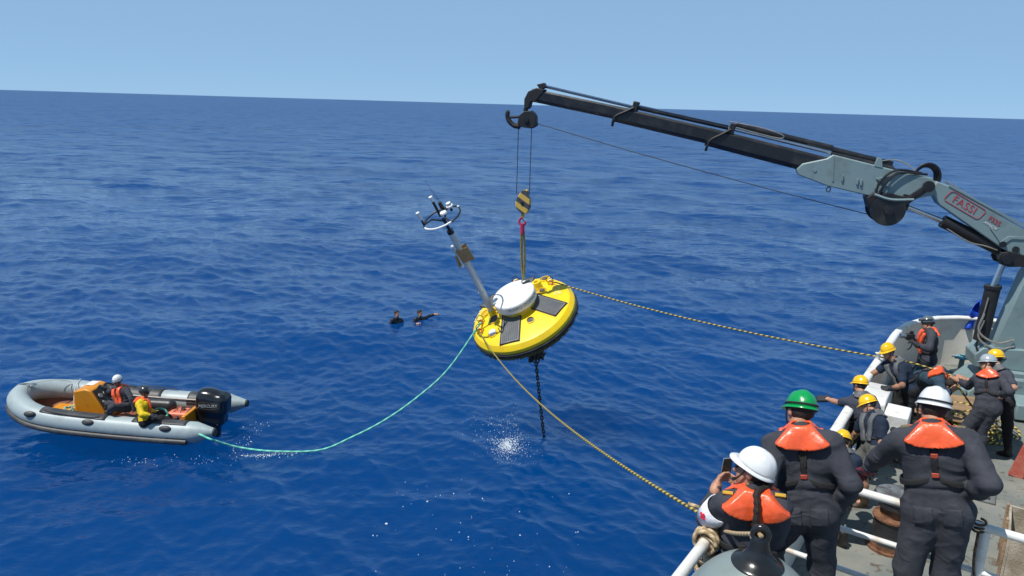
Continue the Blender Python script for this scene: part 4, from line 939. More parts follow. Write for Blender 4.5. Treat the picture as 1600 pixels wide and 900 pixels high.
# ------------------------------------------------------------------ body poses (joint positions in metres)
ORDER = 'neck head shL shR pel hipL hipR elL elR wrL wrR haL haR knL knR anL anR toL toR'.split()
POSE = {
    'W': [(2.858, 4.557, 5.968), (2.937, 4.714, 6.046), (2.692, 4.598, 5.85), (3.018, 4.429, 5.931), (2.926, 4.469, 5.46), (2.844, 4.483, 5.396), (2.996, 4.412, 5.444), (2.667, 4.792, 5.614), (3.035, 4.168, 5.771), (2.683, 4.974, 5.422), (3.038, 4.36, 5.589), (2.716, 5.123, 5.332), (3.043, 4.507, 5.491), (2.803, 4.462, 4.948), (3.029, 4.402, 4.972), (2.761, 4.441, 4.5), (3.062, 4.392, 4.5), (2.707, 4.603, 4.44), (3.107, 4.555, 4.44)],
    'G': [(2.022, 4.654, 5.878), (2.069, 4.825, 5.947), (1.858, 4.659, 5.754), (2.187, 4.545, 5.819), (2.081, 4.571, 5.373), (1.995, 4.57, 5.307), (2.168, 4.513, 5.346), (1.743, 4.432, 5.588), (2.281, 4.388, 5.62), (1.797, 4.543, 5.356), (2.291, 4.505, 5.385), (1.865, 4.656, 5.24), (2.314, 4.674, 5.345), (1.92, 4.705, 4.904), (2.238, 4.54, 4.923), (1.942, 4.55, 4.5), (2.296, 4.455, 4.5), (1.888, 4.711, 4.44), (2.315, 4.624, 4.44)],
    'P': [(1.543, 4.078, 5.721), (1.528, 4.145, 5.838), (1.374, 4.084, 5.634), (1.664, 4.001, 5.674), (1.562, 4.088, 5.247), (1.493, 4.096, 5.221), (1.626, 4.059, 5.241), (1.309, 4.246, 5.415), (1.667, 4.186, 5.464), (1.371, 4.327, 5.597), (1.563, 4.389, 5.545), (1.45, 4.461, 5.643), (1.529, 4.541, 5.588), (1.372, 4.216, 4.86), (1.577, 4.184, 4.871), (1.473, 4.077, 4.5), (1.646, 4.041, 4.5), (1.362, 4.207, 4.44), (1.577, 4.196, 4.44)],
    'Y1': [(5.42, 10.522, 3.827), (5.447, 10.678, 3.924), (5.278, 10.536, 3.687), (5.596, 10.532, 3.733), (5.441, 10.341, 3.442), (5.376, 10.353, 3.392), (5.511, 10.295, 3.423), (5.219, 10.798, 3.566), (5.574, 10.252, 3.643), (5.128, 11.034, 3.53), (5.593, 10.34, 3.405), (5.022, 11.073, 3.51), (5.593, 10.474, 3.3), (5.228, 10.414, 2.996), (5.474, 10.347, 3.011), (5.333, 10.363, 2.6), (5.554, 10.284, 2.6), (5.178, 10.432, 2.54), (5.433, 10.404, 2.54)],
    'Y2': [(5.288, 9.811, 3.829), (5.26, 9.986, 3.883), (5.289, 9.621, 3.766), (5.221, 9.945, 3.697), (5.242, 9.592, 3.382), (5.244, 9.492, 3.413), (5.238, 9.686, 3.335), (5.253, 9.438, 3.538), (5.173, 10.02, 3.416), (5.219, 9.519, 3.299), (5.15, 10.158, 3.203), (5.137, 9.53, 3.15), (5.124, 10.288, 3.096), (5.106, 9.504, 3.006), (4.999, 9.762, 2.968), (5.159, 9.476, 2.6), (5.125, 9.703, 2.6), (4.993, 9.511, 2.54), (4.966, 9.762, 2.54)],
    'Y3': [(4.445, 8.793, 3.701), (4.473, 8.96, 3.776), (4.351, 8.834, 3.529), (4.488, 8.6, 3.673), (4.347, 8.516, 3.296), (4.277, 8.534, 3.265), (4.401, 8.488, 3.296), (4.348, 8.943, 3.254), (4.588, 8.641, 3.399), (4.379, 9.074, 3.038), (4.561, 8.731, 3.162), (4.409, 9.195, 2.922), (4.542, 8.84, 3.032), (4.018, 8.639, 2.933), (4.264, 8.673, 2.948), (4.226, 8.536, 2.6), (4.41, 8.481, 2.6), (4.071, 8.605, 2.54), (4.308, 8.617, 2.54)],
    'Y4': [(6.566, 11.803, 3.953), (6.456, 11.886, 4.082), (6.618, 11.624, 3.871), (6.516, 11.947, 3.818), (6.788, 11.655, 3.518), (6.776, 11.549, 3.515), (6.773, 11.728, 3.442), (6.549, 11.44, 3.643), (6.372, 11.976, 3.685), (6.303, 11.363, 3.61), (6.254, 11.998, 3.578), (6.147, 11.294, 3.644), (6.172, 12.027, 3.541), (6.776, 11.531, 3.057), (6.673, 11.744, 3.021), (6.775, 11.514, 2.6), (6.572, 11.76, 2.6), (6.606, 11.496, 2.54), (6.406, 11.795, 2.54)],
    'C': [(7.714, 12.888, 4.171), (7.725, 13.03, 4.288), (7.66, 12.697, 4.144), (7.751, 13.056, 4.069), (7.768, 12.922, 3.675), (7.753, 12.822, 3.648), (7.768, 12.983, 3.59), (7.537, 12.518, 3.945), (7.72, 13.159, 3.795), (7.379, 12.621, 3.978), (7.539, 13.04, 3.93), (7.299, 12.683, 4.028), (7.413, 12.963, 4.014), (7.749, 12.811, 3.224), (7.618, 13.023, 3.195), (7.744, 12.8, 2.8), (7.746, 13.005, 2.8), (7.575, 12.782, 2.74), (7.579, 13.04, 2.74)],
    'B': [(7.697, 12.296, 3.496), (7.795, 12.19, 3.381), (7.802, 12.458, 3.547), (7.591, 12.145, 3.418), (7.633, 12.774, 3.36), (7.688, 12.861, 3.379), (7.584, 12.706, 3.296), (8.04, 12.52, 3.383), (7.547, 11.865, 3.339), (8.024, 12.282, 3.475), (7.648, 11.837, 3.436), (8.001, 12.134, 3.555), (7.698, 11.829, 3.5), (7.855, 12.881, 2.99), (7.831, 12.628, 2.948), (7.712, 12.902, 2.6), (7.625, 12.645, 2.6), (7.882, 12.902, 2.54), (7.792, 12.61, 2.54)],
    'R': [(7.83, 11.268, 3.974), (7.872, 11.419, 4.086), (7.71, 11.352, 3.826), (7.932, 11.098, 3.91), (7.793, 11.096, 3.485), (7.731, 11.112, 3.42), (7.849, 11.043, 3.454), (7.723, 11.574, 3.614), (7.889, 10.805, 3.829), (7.599, 11.676, 3.674), (7.891, 11.008, 3.659), (7.521, 11.741, 3.716), (7.884, 11.178, 3.61), (7.569, 11.197, 3.01), (7.785, 11.118, 3.027), (7.466, 11.224, 2.6), (7.813, 11.036, 2.6), (7.346, 11.344, 2.54), (7.727, 11.183, 2.54)],
    'Y5': [(8.25, 11.677, 3.912), (8.253, 11.807, 4.049), (8.153, 11.77, 3.759), (8.284, 11.491, 3.835), (8.225, 11.409, 3.479), (8.164, 11.427, 3.412), (8.274, 11.36, 3.444), (8.12, 11.972, 3.539), (8.243, 11.208, 3.743), (7.968, 12.078, 3.552), (8.261, 11.389, 3.557), (7.887, 12.138, 3.574), (8.247, 11.56, 3.532), (8.011, 11.525, 3.006), (8.327, 11.297, 3.022), (8.04, 11.468, 2.6), (8.379, 11.235, 2.6), (7.911, 11.578, 2.54), (8.289, 11.379, 2.54)],
    'D': [(-9.334, 16.32, 1.179), (-9.354, 16.279, 1.358), (-9.151, 16.255, 1.129), (-9.494, 16.402, 1.092), (-9.185, 16.22, 0.765), (-9.116, 16.142, 0.751), (-9.27, 16.255, 0.714), (-8.954, 16.083, 0.994), (-9.723, 16.511, 0.941), (-8.889, 16.04, 0.818), (-9.816, 16.504, 1.057), (-8.854, 16.013, 0.717), (-9.878, 16.484, 1.097), (-9.262, 15.759, 0.88), (-9.68, 16.383, 0.696), (-9.481, 15.938, 0.583), (-9.899, 16.52, 0.378), (-9.674, 15.918, 0.532), (-10.091, 16.541, 0.327)],
    'YJ': [(-8.549, 15.809, 1.105), (-8.515, 15.889, 1.249), (-8.659, 15.915, 0.976), (-8.516, 15.617, 1.059), (-8.476, 15.636, 0.653), (-8.498, 15.738, 0.638), (-8.408, 15.557, 0.643), (-8.489, 15.953, 0.738), (-8.381, 15.43, 0.876), (-8.322, 15.996, 0.642), (-8.214, 15.499, 0.835), (-8.255, 16.007, 0.591), (-8.115, 15.531, 0.792), (-8.289, 16.113, 0.608), (-8.087, 15.728, 0.656), (-8.066, 16.35, 0.359), (-7.78, 15.818, 0.527), (-7.906, 16.35, 0.479), (-7.62, 15.818, 0.647)],
    'S1': [(-4.205, 25.734, 0.258), (-4.211, 25.779, 0.416), (-4.055, 25.824, 0.161), (-4.348, 25.599, 0.22), (-4.255, 25.709, -0.239), (-4.154, 25.739, -0.239), (-4.355, 25.679, -0.239), (-3.928, 25.748, -0.093), (-4.451, 25.496, -0.037), (-3.754, 25.574, -0.024), (-4.289, 25.302, -0.004), (-3.616, 25.491, 0.031), (-4.178, 25.191, 0.062), (-4.113, 25.862, -0.649), (-4.396, 25.802, -0.649), (-4.113, 25.71, -1.03), (-4.396, 25.649, -1.03), (-3.998, 25.825, -1.145), (-4.281, 25.765, -1.145)],
    'S2': [(-3.386, 25.954, 0.242), (-3.391, 26.0, 0.401), (-3.232, 26.058, 0.166), (-3.535, 25.828, 0.201), (-3.386, 25.93, -0.258), (-3.285, 25.96, -0.258), (-3.486, 25.899, -0.258), (-3.043, 26.274, 0.233), (-3.611, 25.7, -0.054), (-2.854, 26.308, 0.278), (-3.434, 25.599, 0.098), (-2.712, 26.323, 0.278), (-3.279, 25.577, 0.164), (-3.244, 26.083, -0.668), (-3.527, 26.022, -0.668), (-3.244, 25.93, -1.048), (-3.527, 25.87, -1.048), (-3.129, 26.046, -1.164), (-3.412, 25.986, -1.164)],
}
# ------------------------------------------------------------------ distance-field modelling: continuous bodies and cloth
class Field:
    def __init__(self, lo, hi, h):
        self.lo = V(lo); self.h = h
        self.n = np.ceil((V(hi) - self.lo) / h).astype(int) + 1
        self.ax = [self.lo[i] + h * np.arange(self.n[i]) for i in range(3)]
    def new(self):
        return np.full(tuple(self.n), 0.5, np.float32)
    def sub(self, lo, hi):
        a = np.clip(np.floor((V(lo) - self.lo) / self.h).astype(int), 0, self.n)
        b = np.clip(np.ceil((V(hi) - self.lo) / self.h).astype(int) + 1, 0, self.n)
        sl = tuple(slice(a[i], b[i]) for i in range(3))
        g = np.meshgrid(*[self.ax[i][sl[i]] for i in range(3)], indexing='ij')
        return sl, np.stack(g, -1)

def smin(a, b, k):
    hh = np.clip(0.5 + 0.5 * (b - a) / k, 0, 1)
    return b + (a - b) * hh - k * hh * (1 - hh)

def d_cone(P, a, b, ra, rb):
    ab = b - a; L2 = ab @ ab + 1e-9
    t = np.clip(((P - a) @ ab) / L2, 0, 1)
    q = P - a - t[..., None] * ab
    return np.sqrt((q * q).sum(-1)) - (ra + (rb - ra) * t)

def d_ell(P, c, r, F):
    q = (P - c) @ F.T          # rows of F are the local axes
    k0 = np.sqrt(((q / r) ** 2).sum(-1)); k1 = np.sqrt(((q / (r * r)) ** 2).sum(-1)) + 1e-9
    return k0 * (k0 - 1) / k1

def d_box(P, c, hsz, F, rnd):
    q = np.abs((P - c) @ F.T) - (hsz - rnd)
    return np.sqrt((np.maximum(q, 0) ** 2).sum(-1)) + np.minimum(q.max(-1), 0) - rnd

def paint(fld, D, prims, k=0.03):
    for p in prims:
        kk = p[-1].get('k', k) if isinstance(p[-1], dict) else k
        if p[0] == 'c':
            _, a, b, ra, rb = p[:5]; m = max(ra, rb) + kk + 3 * fld.h
            sl, P = fld.sub(np.minimum(a, b) - m, np.maximum(a, b) + m)
            if P.size == 0: continue
            d = d_cone(P, a, b, ra, rb)
        elif p[0] == 'e':
            _, c, r, F = p[:4]; m = max(r) + kk + 3 * fld.h
            sl, P = fld.sub(c - m, c + m)
            if P.size == 0: continue
            d = d_ell(P, c, V(r), F)
        else:
            _, c, r, F, rn = p[:5]; m = np.linalg.norm(r) + kk + 3 * fld.h
            sl, P = fld.sub(c - m, c + m)
            if P.size == 0: continue
            d = d_box(P, c, V(r), F, rn)
        D[sl] = smin(D[sl], d.astype(np.float32), kk)
    return D

_lat = np.random.default_rng(5).random((32, 32, 32)).astype(np.float32)
def vnoise(P):
    i = np.floor(P).astype(int); f = P - i; f = f * f * (3 - 2 * f); i &= 31; j = (i + 1) & 31
    x0, y0, z0, x1, y1, z1 = i[..., 0], i[..., 1], i[..., 2], j[..., 0], j[..., 1], j[..., 2]; u, v, w = f[..., 0], f[..., 1], f[..., 2]
    a = _lat[x0, y0, z0] * (1 - u) + _lat[x1, y0, z0] * u; b = _lat[x0, y1, z0] * (1 - u) + _lat[x1, y1, z0] * u
    c = _lat[x0, y0, z1] * (1 - u) + _lat[x1, y0, z1] * u; d = _lat[x0, y1, z1] * (1 - u) + _lat[x1, y1, z1] * u
    return (a * (1 - v) + b * v) * (1 - w) + (c * (1 - v) + d * v) * w

def folds(P, amp, lam=0.11, seed=0.0):
    """creased cloth: sharp ridges lying mostly across, with smaller wrinkles between them"""
    Q = P + seed * 3.1
    wq = np.stack([vnoise(Q / (lam * 1.6)), vnoise(Q / (lam * 1.6) + 7.3), vnoise(Q / (lam * 1.6) + 13.7)], -1) - 0.5
    A = (Q + wq * lam * 1.1) / lam
    r1 = 1 - np.abs(2 * vnoise(A * V(0.55, 0.55, 1.25)) - 1)
    B = np.stack([A[..., 0] * 0.8 + A[..., 2] * 0.5, A[..., 1] * 0.6, A[..., 2] * 0.9 - A[..., 0] * 0.6], -1) * 1.7 + 4.2
    r2 = 1 - np.abs(2 * vnoise(B) - 1)
    return amp * (1.5 * r1 ** 2 + 0.7 * r2 ** 2 + 0.8 * vnoise(A * 0.4 + 9.0) - 1.35)

def nets(fld, D):
    """surface nets: one quad mesh of the zero level"""
    h = fld.h; s = D < 0
    nx, ny, nz = D.shape
    cnt = np.zeros((nx - 1, ny - 1, nz - 1), np.int8)
    for i in (0, 1):
        for j in (0, 1):
            for k in (0, 1): cnt += s[i:nx - 1 + i, j:ny - 1 + j, k:nz - 1 + k]
    cells = np.argwhere((cnt > 0) & (cnt < 8))
    if len(cells) == 0: return None
    idx = np.full(cnt.shape, -1, np.int32); idx[tuple(cells.T)] = np.arange(len(cells))
    acc = np.zeros((len(cells), 3)); num = np.zeros(len(cells))
    corners = [(i, j, k) for i in (0, 1) for j in (0, 1) for k in (0, 1)]
    for a in corners:
        for ax in range(3):
            if a[ax]: continue
            b = list(a); b[ax] = 1
            va = D[tuple((cells + a).T)]; vb = D[tuple((cells + b).T)]
            m = (va < 0) != (vb < 0)
            t = va[m] / (va[m] - vb[m])
            pt = np.tile(np.array(a, float), (m.sum(), 1)); pt[:, ax] = t
            acc[m] += pt; num[m] += 1
    vs = fld.lo + (cells + acc / num[:, None]) * h
    quads = []
    for ax in range(3):
        sa = [slice(None)] * 3; sb = [slice(None)] * 3
        sa[ax] = slice(0, -1); sb[ax] = slice(1, None)
        ch = s[tuple(sa)] != s[tuple(sb)]
        e = np.argwhere(ch)
        o = [i for i in range(3) if i != ax]
        ok = (e[:, o[0]] > 0) & (e[:, o[1]] > 0) & (e[:, o[0]] < D.shape[o[0]] - 1) & (e[:, o[1]] < D.shape[o[1]] - 1)
        e = e[ok]
        inside = s[tuple(e.T)]
        c = []
        for (du, dv) in ((-1, -1), (0, -1), (0, 0), (-1, 0)):
            f = e.copy(); f[:, o[0]] += du; f[:, o[1]] += dv
            c.append(idx[tuple(f.T)])
        q = np.stack(c, 1)
        flip = inside if ax != 1 else ~inside
        q[~flip] = q[~flip][:, ::-1]
        quads.append(q)
    q = np.vstack(quads); q = q[(q >= 0).all(1)]
    return vs, q

def sdf_object(name, fld, D, material, parent, origin, seams=None):
    r = nets(fld, D)
    if r is None: return None
    me = npmesh(name, r[0] - V(origin), r[1], material)
    return link(me, name, parent)

def sdf_part(name, prims, material, parent=None, h=0.012, k=0.02, pad=0.05, fold=0.0, lam=0.1, loc=None):
    pts = []
    for p in prims:
        if p[0] == 'c': pts += [p[1] - max(p[3:5]), p[1] + max(p[3:5]), p[2] - max(p[3:5]), p[2] + max(p[3:5])]
        elif p[0] == 'e': pts += [p[1] - max(p[2]), p[1] + max(p[2])]
        else: pts += [p[1] - np.linalg.norm(p[2]), p[1] + np.linalg.norm(p[2])]
    pts = np.array(pts); fld = Field(pts.min(0) - pad, pts.max(0) + pad, h)
    D = paint(fld, fld.new(), prims, k)
    if fold:
        m = np.abs(D) < 0.05; g = np.stack(np.meshgrid(*fld.ax, indexing='ij'), -1)[m]
        D[m] -= folds(g, fold, lam).astype(np.float32)
    return sdf_object(name, fld, D, material, parent, (0, 0, 0))

# ------------------------------------------------------------------ cloth, skin and gear materials
def cloth(name, rgb, rough=0.85, var=0.18):
    m = mat(name, rgb, rough=rough, var=var, scale=9, bump=0.35, bscale=240, spec=0.25)
    nt = m.node_tree; p = nt.nodes['Principled BSDF']; N = nt.nodes.new; L = nt.links.new
    if 'crease' not in nt.nodes:           # soft creases on top of the modelled folds
        tc = N('ShaderNodeTexCoord'); mp = N('ShaderNodeMapping'); mp.inputs['Scale'].default_value = (1, 1, 1.9); L(tc.outputs['Object'], mp.inputs[0])
        t = N('ShaderNodeTexNoise'); t.name = 'crease'; t.noise_type = 'RIDGED_MULTIFRACTAL'; t.inputs['Scale'].default_value = 8; t.inputs['Detail'].default_value = 3; t.inputs['Distortion'].default_value = 0.7
        L(mp.outputs[0], t.inputs['Vector'])
        b = N('ShaderNodeBump'); b.inputs['Strength'].default_value = 0.55; b.inputs['Distance'].default_value = 0.016
        L(t.outputs[0], b.inputs['Height']); old = p.inputs['Normal'].links[0].from_socket; L(old, b.inputs['Normal']); L(b.outputs[0], p.inputs['Normal'])
    return m
SKIN = mat('skin', (0.42, 0.215, 0.135), rough=0.5, var=0.18, scale=14, bump=0.12, bscale=120, spec=0.4)
SKIN_TAN = mat('skin_tan', (0.30, 0.15, 0.09), rough=0.5, var=0.18, scale=14, bump=0.12, bscale=120, spec=0.4)
HAIR = mat('hair_dark', (0.018, 0.011, 0.008), rough=0.6, var=0.4, scale=60, bump=0.6, bscale=150)
COVERALL = cloth('navy_coverall', (0.047, 0.050, 0.062))
COVERALL2 = cloth('blue_coverall', (0.030, 0.060, 0.090))
TSHIRT = cloth('navy_tshirt', (0.016, 0.026, 0.048))
TSHIRT_GREY = cloth('slate_tshirt', (0.05, 0.055, 0.075))
TROUSER = cloth('black_trousers', (0.020, 0.020, 0.022))
GREY_CLOTH = cloth('grey_shorts', (0.11, 0.11, 0.10))
CAMO = mat('camouflage_trousers', (0.055, 0.05, 0.025), rough=0.9, scale=9, c2=(0.16, 0.125, 0.06), amount=0.9, bump=0.3, bscale=200)
YELLOW_JKT = cloth('yellow_jacket', (0.72, 0.50, 0.012), rough=0.55)
NEOPRENE = mat('wetsuit', (0.010, 0.011, 0.014), rough=0.38, var=0.3, scale=8, bump=0.2, bscale=90)
ORANGE = mat('orange_vest_fabric', (0.80, 0.105, 0.028), rough=0.36, var=0.14, scale=7, bump=0.25, bscale=26, coat=0.25)
GREY_VEST = mat('grey_vest_fabric', (0.10, 0.105, 0.11), rough=0.6, var=0.2, scale=12, bump=0.3, bscale=60)
STRAP = mat('black_webbing', (0.014, 0.014, 0.015), rough=0.7, bump=0.5, bscale=300)
BOOT = mat('black_boot', (0.016, 0.015, 0.014), rough=0.5, bump=0.2, bscale=60)
BROWN_SHOE = mat('brown_shoe', (0.05, 0.032, 0.02), rough=0.6, bump=0.3, bscale=60)
GLOVE = mat('dark_glove', (0.025, 0.026, 0.03), rough=0.7, bump=0.4, bscale=120)
GLOVE_RED = mat('black_red_glove', (0.02, 0.016, 0.017), rough=0.6, scale=22, c2=(0.45, 0.02, 0.03), amount=0.55, bump=0.3, bscale=120)
def shell_mat(n, c): return mat('helmet_' + n, c, rough=0.27, var=0.05, scale=10, bump=0.05, bscale=30, coat=0.35)
HELM = dict(white=shell_mat('white', (0.72, 0.73, 0.72)), green=shell_mat('green', (0.0, 0.27, 0.060)), yellow=shell_mat('yellow', (0.80, 0.47, 0.003)),
            grey=shell_mat('grey', (0.33, 0.37, 0.40)), dark=shell_mat('dark', (0.03, 0.032, 0.035)), slate=shell_mat('slate', (0.09, 0.12, 0.14)))
EYE = mat('eye_dark', (0.02, 0.015, 0.012), rough=0.2)

def head_frame(J, face):
    up = unit(J['head'] - J['neck']); f = unit(face)
    up = unit(0.45 * up + V(0, 0, 0.55))
    f = unit(f - 0.55 * up * (f @ up)); x = unit(np.cross(f, up)); z = np.cross(x, f)
    return np.stack([x, f, z])         # right, forward, up

def hand_prims(w, t, palm, curl, r=1.0):
    d = unit(t - w); pn = unit(palm - d * (palm @ d)); sd = np.cross(d, pn)
    F = np.stack([sd, d, pn])
    pr = [('b', w + d * 0.05, V(0.042, 0.052, 0.015) * r, F, 0.013, {'k': 0.012}), ('c', w - d * 0.02, w + d * 0.03, 0.027 * r, 0.03 * r)]
    for i, (o, L) in enumerate(((-0.031, 0.072), (-0.0105, 0.082), (0.0105, 0.078), (0.030, 0.060))):
        a = w + d * 0.095 + sd * o
        c1 = unit(d * math.cos(curl) + pn * math.sin(curl)); c2 = unit(d * math.cos(2.1 * curl) + pn * math.sin(2.1 * curl))
        b = a + c1 * L * 0.52; c = b + c2 * L * 0.5
        pr += [('c', a, b, 0.0098 * r, 0.009 * r, {'k': 0.004}), ('c', b, c, 0.009 * r, 0.0075 * r, {'k': 0.004})]
    a = w + d * 0.035 - sd * 0.036; td = unit(-sd * 0.75 + d * 0.7 + pn * 0.35)
    b = a + td * 0.04; c = b + unit(td * 0.5 + d * 0.7 + pn * 0.4 * min(1, curl * 2)) * 0.032
    pr += [('c', a, b, 0.0135 * r, 0.011 * r, {'k': 0.008}), ('c', b, c, 0.011 * r, 0.009 * r, {'k': 0.004})]
    return pr

def person(key, label, face, group=None, garments=(), helmet=None, hstyle='hardhat', vest=None, gloves=None, boots=BOOT, skin=SKIN, h=0.014, build=1.0,
           harness=False, hair=True, palm=None, curl=0.5, fold=0.007, lam=0.11, helm_tilt=0.0, vs_=1.0, pockets=False):
    J = {n: V(p) for n, p in zip(ORDER, POSE[key])}
    base = (J['anL'] + J['anR']) / 2; base = V(base[0], base[1], min(J['anL'][2], J['anR'][2]) - 0.1)
    T = thing('person', label, 'person', tuple(base), group)
    up = unit(J['neck'] - J['pel']); x = J['shR'] - J['shL']; x = unit(x - up * (x @ up)); fr = np.cross(up, x)
    TF = np.stack([x, fr, up])                      # torso: right, front, up
    chest = J['pel'] + (J['neck'] - J['pel']) * 0.66; waist = J['pel'] + (J['neck'] - J['pel']) * 0.3
    HF = head_frame(J, face); hc = J['head']
    allp = np.array(list(J.values()))
    lo, hi = allp.min(0) - 0.24, allp.max(0) + 0.24
    fld = Field(lo, hi, h)
    sw = np.linalg.norm(J['shR'] - J['shL']) / 2
    def torso(g):
        pr = []
        for s in (-1, 1):
            sh = J['shL'] if s < 0 else J['shR']; hp = J['hipL'] if s < 0 else J['hipR']
            pr += [('c', hp + up * 0.02, waist + x * s * 0.068 * build, 0.105 * g, 0.098 * g), ('c', waist + x * s * 0.068 * build, chest + x * s * 0.085 * build, 0.098 * g, 0.112 * g),
                   ('c', chest + x * s * 0.085 * build, sh - x * s * 0.045 - up * 0.02, 0.112 * g, 0.078 * g), ('c', J['neck'] - up * 0.015, sh - x * s * 0.02, 0.058 * g, 0.066 * g)]
        return pr
    def arm(g, s, part):
        S_ = 'L' if s < 0 else 'R'; a, b, c = J['sh' + S_], J['el' + S_], J['wr' + S_]
        if part == 'uarm': return [('c', a, b, 0.068 * g * build, 0.052 * g)]
        if part == 'uarm_half': return [('c', a, a + (b - a) * 0.68, 0.068 * g * build, 0.064 * g)]
        return [('c', b, b + (c - b) * 0.4, 0.052 * g, 0.049 * g), ('c', b + (c - b) * 0.4, c, 0.049 * g, 0.036 * g)]
    def leg(g, s, part):
        S_ = 'L' if s < 0 else 'R'; a, b, c = J['hip' + S_], J['kn' + S_], J['an' + S_]
        if part == 'thigh': return [('c', a - up * 0.02, b, 0.104 * g, 0.074 * g)]
        if part == 'thigh_half': return [('c', a - up * 0.02, a + (b - a) * 0.9, 0.104 * g, 0.088 * g)]
        cb = b + (c - b) * 0.35 - fr * 0.012
        return [('c', b, cb, 0.070 * g, 0.066 * g), ('c', cb, c, 0.066 * g, 0.047 * g)]
    # body: one continuous figure
    bp = torso(0.86) + [('c', J['neck'] - up * 0.03, hc - HF[2] * 0.06, 0.058, 0.055)]
    for s in (-1, 1):
        bp += arm(0.82, s, 'uarm') + arm(0.86, s, 'farm') + leg(0.82, s, 'thigh') + leg(0.86, s, 'shin')
        S_ = 'L' if s < 0 else 'R'
        pm = (palm or {}).get(S_, V(0, 0, -1) + 0.3 * fr)
        bp += hand_prims(J['wr' + S_], J['ha' + S_], V(pm), curl if np.isscalar(curl) else curl[S_], max(1.0, h / 0.0105))
        tip = J['to' + S_] if boots is None else J['an' + S_] + (J['to' + S_] - J['an' + S_]) * 0.45
        bp += [('c', J['an' + S_], tip, 0.04, 0.034)]
        bp += [('e', hc + HF[0] * 0.078 * s - HF[2] * 0.015 - HF[1] * 0.008, V(0.012, 0.022, 0.034), HF, {'k': 0.008})]
    bp += [('e', hc + HF[2] * 0.025 - HF[1] * 0.012, V(0.073, 0.093, 0.09), HF), ('e', hc + HF[1] * 0.03 - HF[2] * 0.055, V(0.058, 0.062, 0.062), HF),
           ('e', hc + HF[1] * 0.062 - HF[2] * 0.092, V(0.028, 0.026, 0.022), HF), ('c', hc + HF[1] * 0.082 + HF[2] * 0.01, hc + HF[1] * 0.104 - HF[2] * 0.03, 0.011, 0.016, {'k': 0.012}),
           ('c', hc + HF[1] * 0.083 + HF[2] * 0.024 - HF[0] * 0.04, hc + HF[1] * 0.083 + HF[2] * 0.024 + HF[0] * 0.04, 0.012, 0.012, {'k': 0.015})]
    D = paint(fld, fld.new(), bp, 0.028)
    sdf_object('body', fld, D, skin, T, base)
    for s in (-1, 1):
        c_ = hc + HF[1] * 0.087 + HF[0] * 0.032 * s + HF[2] * 0.004 - base
        MB().ell(c_, 0.0115, 8, m=6).build('eye', EYE, T)
    mo = hc + HF[1] * 0.090 - HF[2] * 0.062 - base
    MB().tube([mo - HF[0] * 0.022 - HF[1] * 0.006, mo, mo + HF[0] * 0.022 - HF[1] * 0.006], 0.006, 6).build('mouth', mat('lips', (0.25, 0.08, 0.06), rough=0.5), T)
    if hair:
        if helmet:
            pr = [('e', hc - HF[1] * 0.03 + HF[2] * 0.005, V(0.082, 0.082, 0.085), HF)]
        else:
            pr = [('e', hc + HF[2] * 0.042 - HF[1] * 0.016, V(0.086, 0.100, 0.088), HF), ('e', hc - HF[1] * 0.045 - HF[2] * 0.01, V(0.074, 0.065, 0.08), HF)]
        f2 = Field(hc - 0.16, hc + 0.16, 0.007)
        D2 = paint(f2, f2.new(), pr, 0.02)
        sl, P = f2.sub(hc - 1, hc + 1)
        q = (P - hc) @ HF.T
        D2 = np.maximum(D2, (q[..., 1] * 0.8 - q[..., 2] * 0.55 - 0.012 if not helmet else q[..., 1] + 0.012).astype(np.float32))
        D2 -= folds(P, 0.003, 0.03).astype(np.float32)
        sdf_object('hair', f2, D2, HAIR, T, base)
    # clothes
    Dc = None
    for gname, gm, segs, infl in garments:
        pr = []
        for sg in segs:
            if sg == 'torso': pr += torso(infl)
            elif sg == 'collar': pr += [('c', J['neck'] - up * 0.02, J['neck'] + up * 0.035, 0.078, 0.066)]
            elif sg == 'pelvis': pr += [('c', J['hipL'], J['hipR'], 0.112 * infl, 0.112 * infl), ('c', J['pel'] + up * 0.03, waist, 0.12 * infl, 0.115 * infl)]
            elif sg == 'hood': pr += [('e', hc + HF[2] * 0.03 - HF[1] * 0.02, V(0.09, 0.1, 0.105), HF)]
            else:
                for s in (-1, 1): pr += arm(infl, s, sg) if 'arm' in sg else leg(infl, s, sg)
        D = paint(fld, fld.new(), pr, 0.035)
        m = np.abs(D) < 0.06
        g = np.argwhere(m); P = fld.lo + g * h
        D[m] -= folds(P, fold * (1.0 if infl > 1.05 else 0.6), lam, sum(map(ord, key)) % 7).astype(np.float32)
        if gname == 'coverall':            # gathered waist and a seam down the back
            q_ = (P - waist) @ TF.T
            D[m] += (0.010 * np.exp(-((q_[:, 2] + 0.02) / 0.016) ** 2) + 0.004 * np.exp(-(q_[:, 0] / 0.010) ** 2) * (q_[:, 1] < 0) * (q_[:, 2] > -0.35)).astype(np.float32)
        sdf_object(gname, fld, D, gm, T, base)
        Dc = D if Dc is None else np.minimum(Dc, D)
    if boots is not None:
        for s in 'LR':
            a, t = J['an' + s], J['to' + s]; d = unit(t - a)
            hl = a - d * 0.045 - V(0, 0, 0.055)
            sdf_part('boot', [('c', a + V(0, 0, 0.10) - base, a - base, 0.058, 0.058), ('c', hl - base, a + d * 0.13 - V(0, 0, 0.055) - base, 0.044, 0.046), ('c', a - base, a + d * 0.12 - V(0, 0, 0.05) - base, 0.05, 0.04)], boots, T, h=0.012, k=0.02)
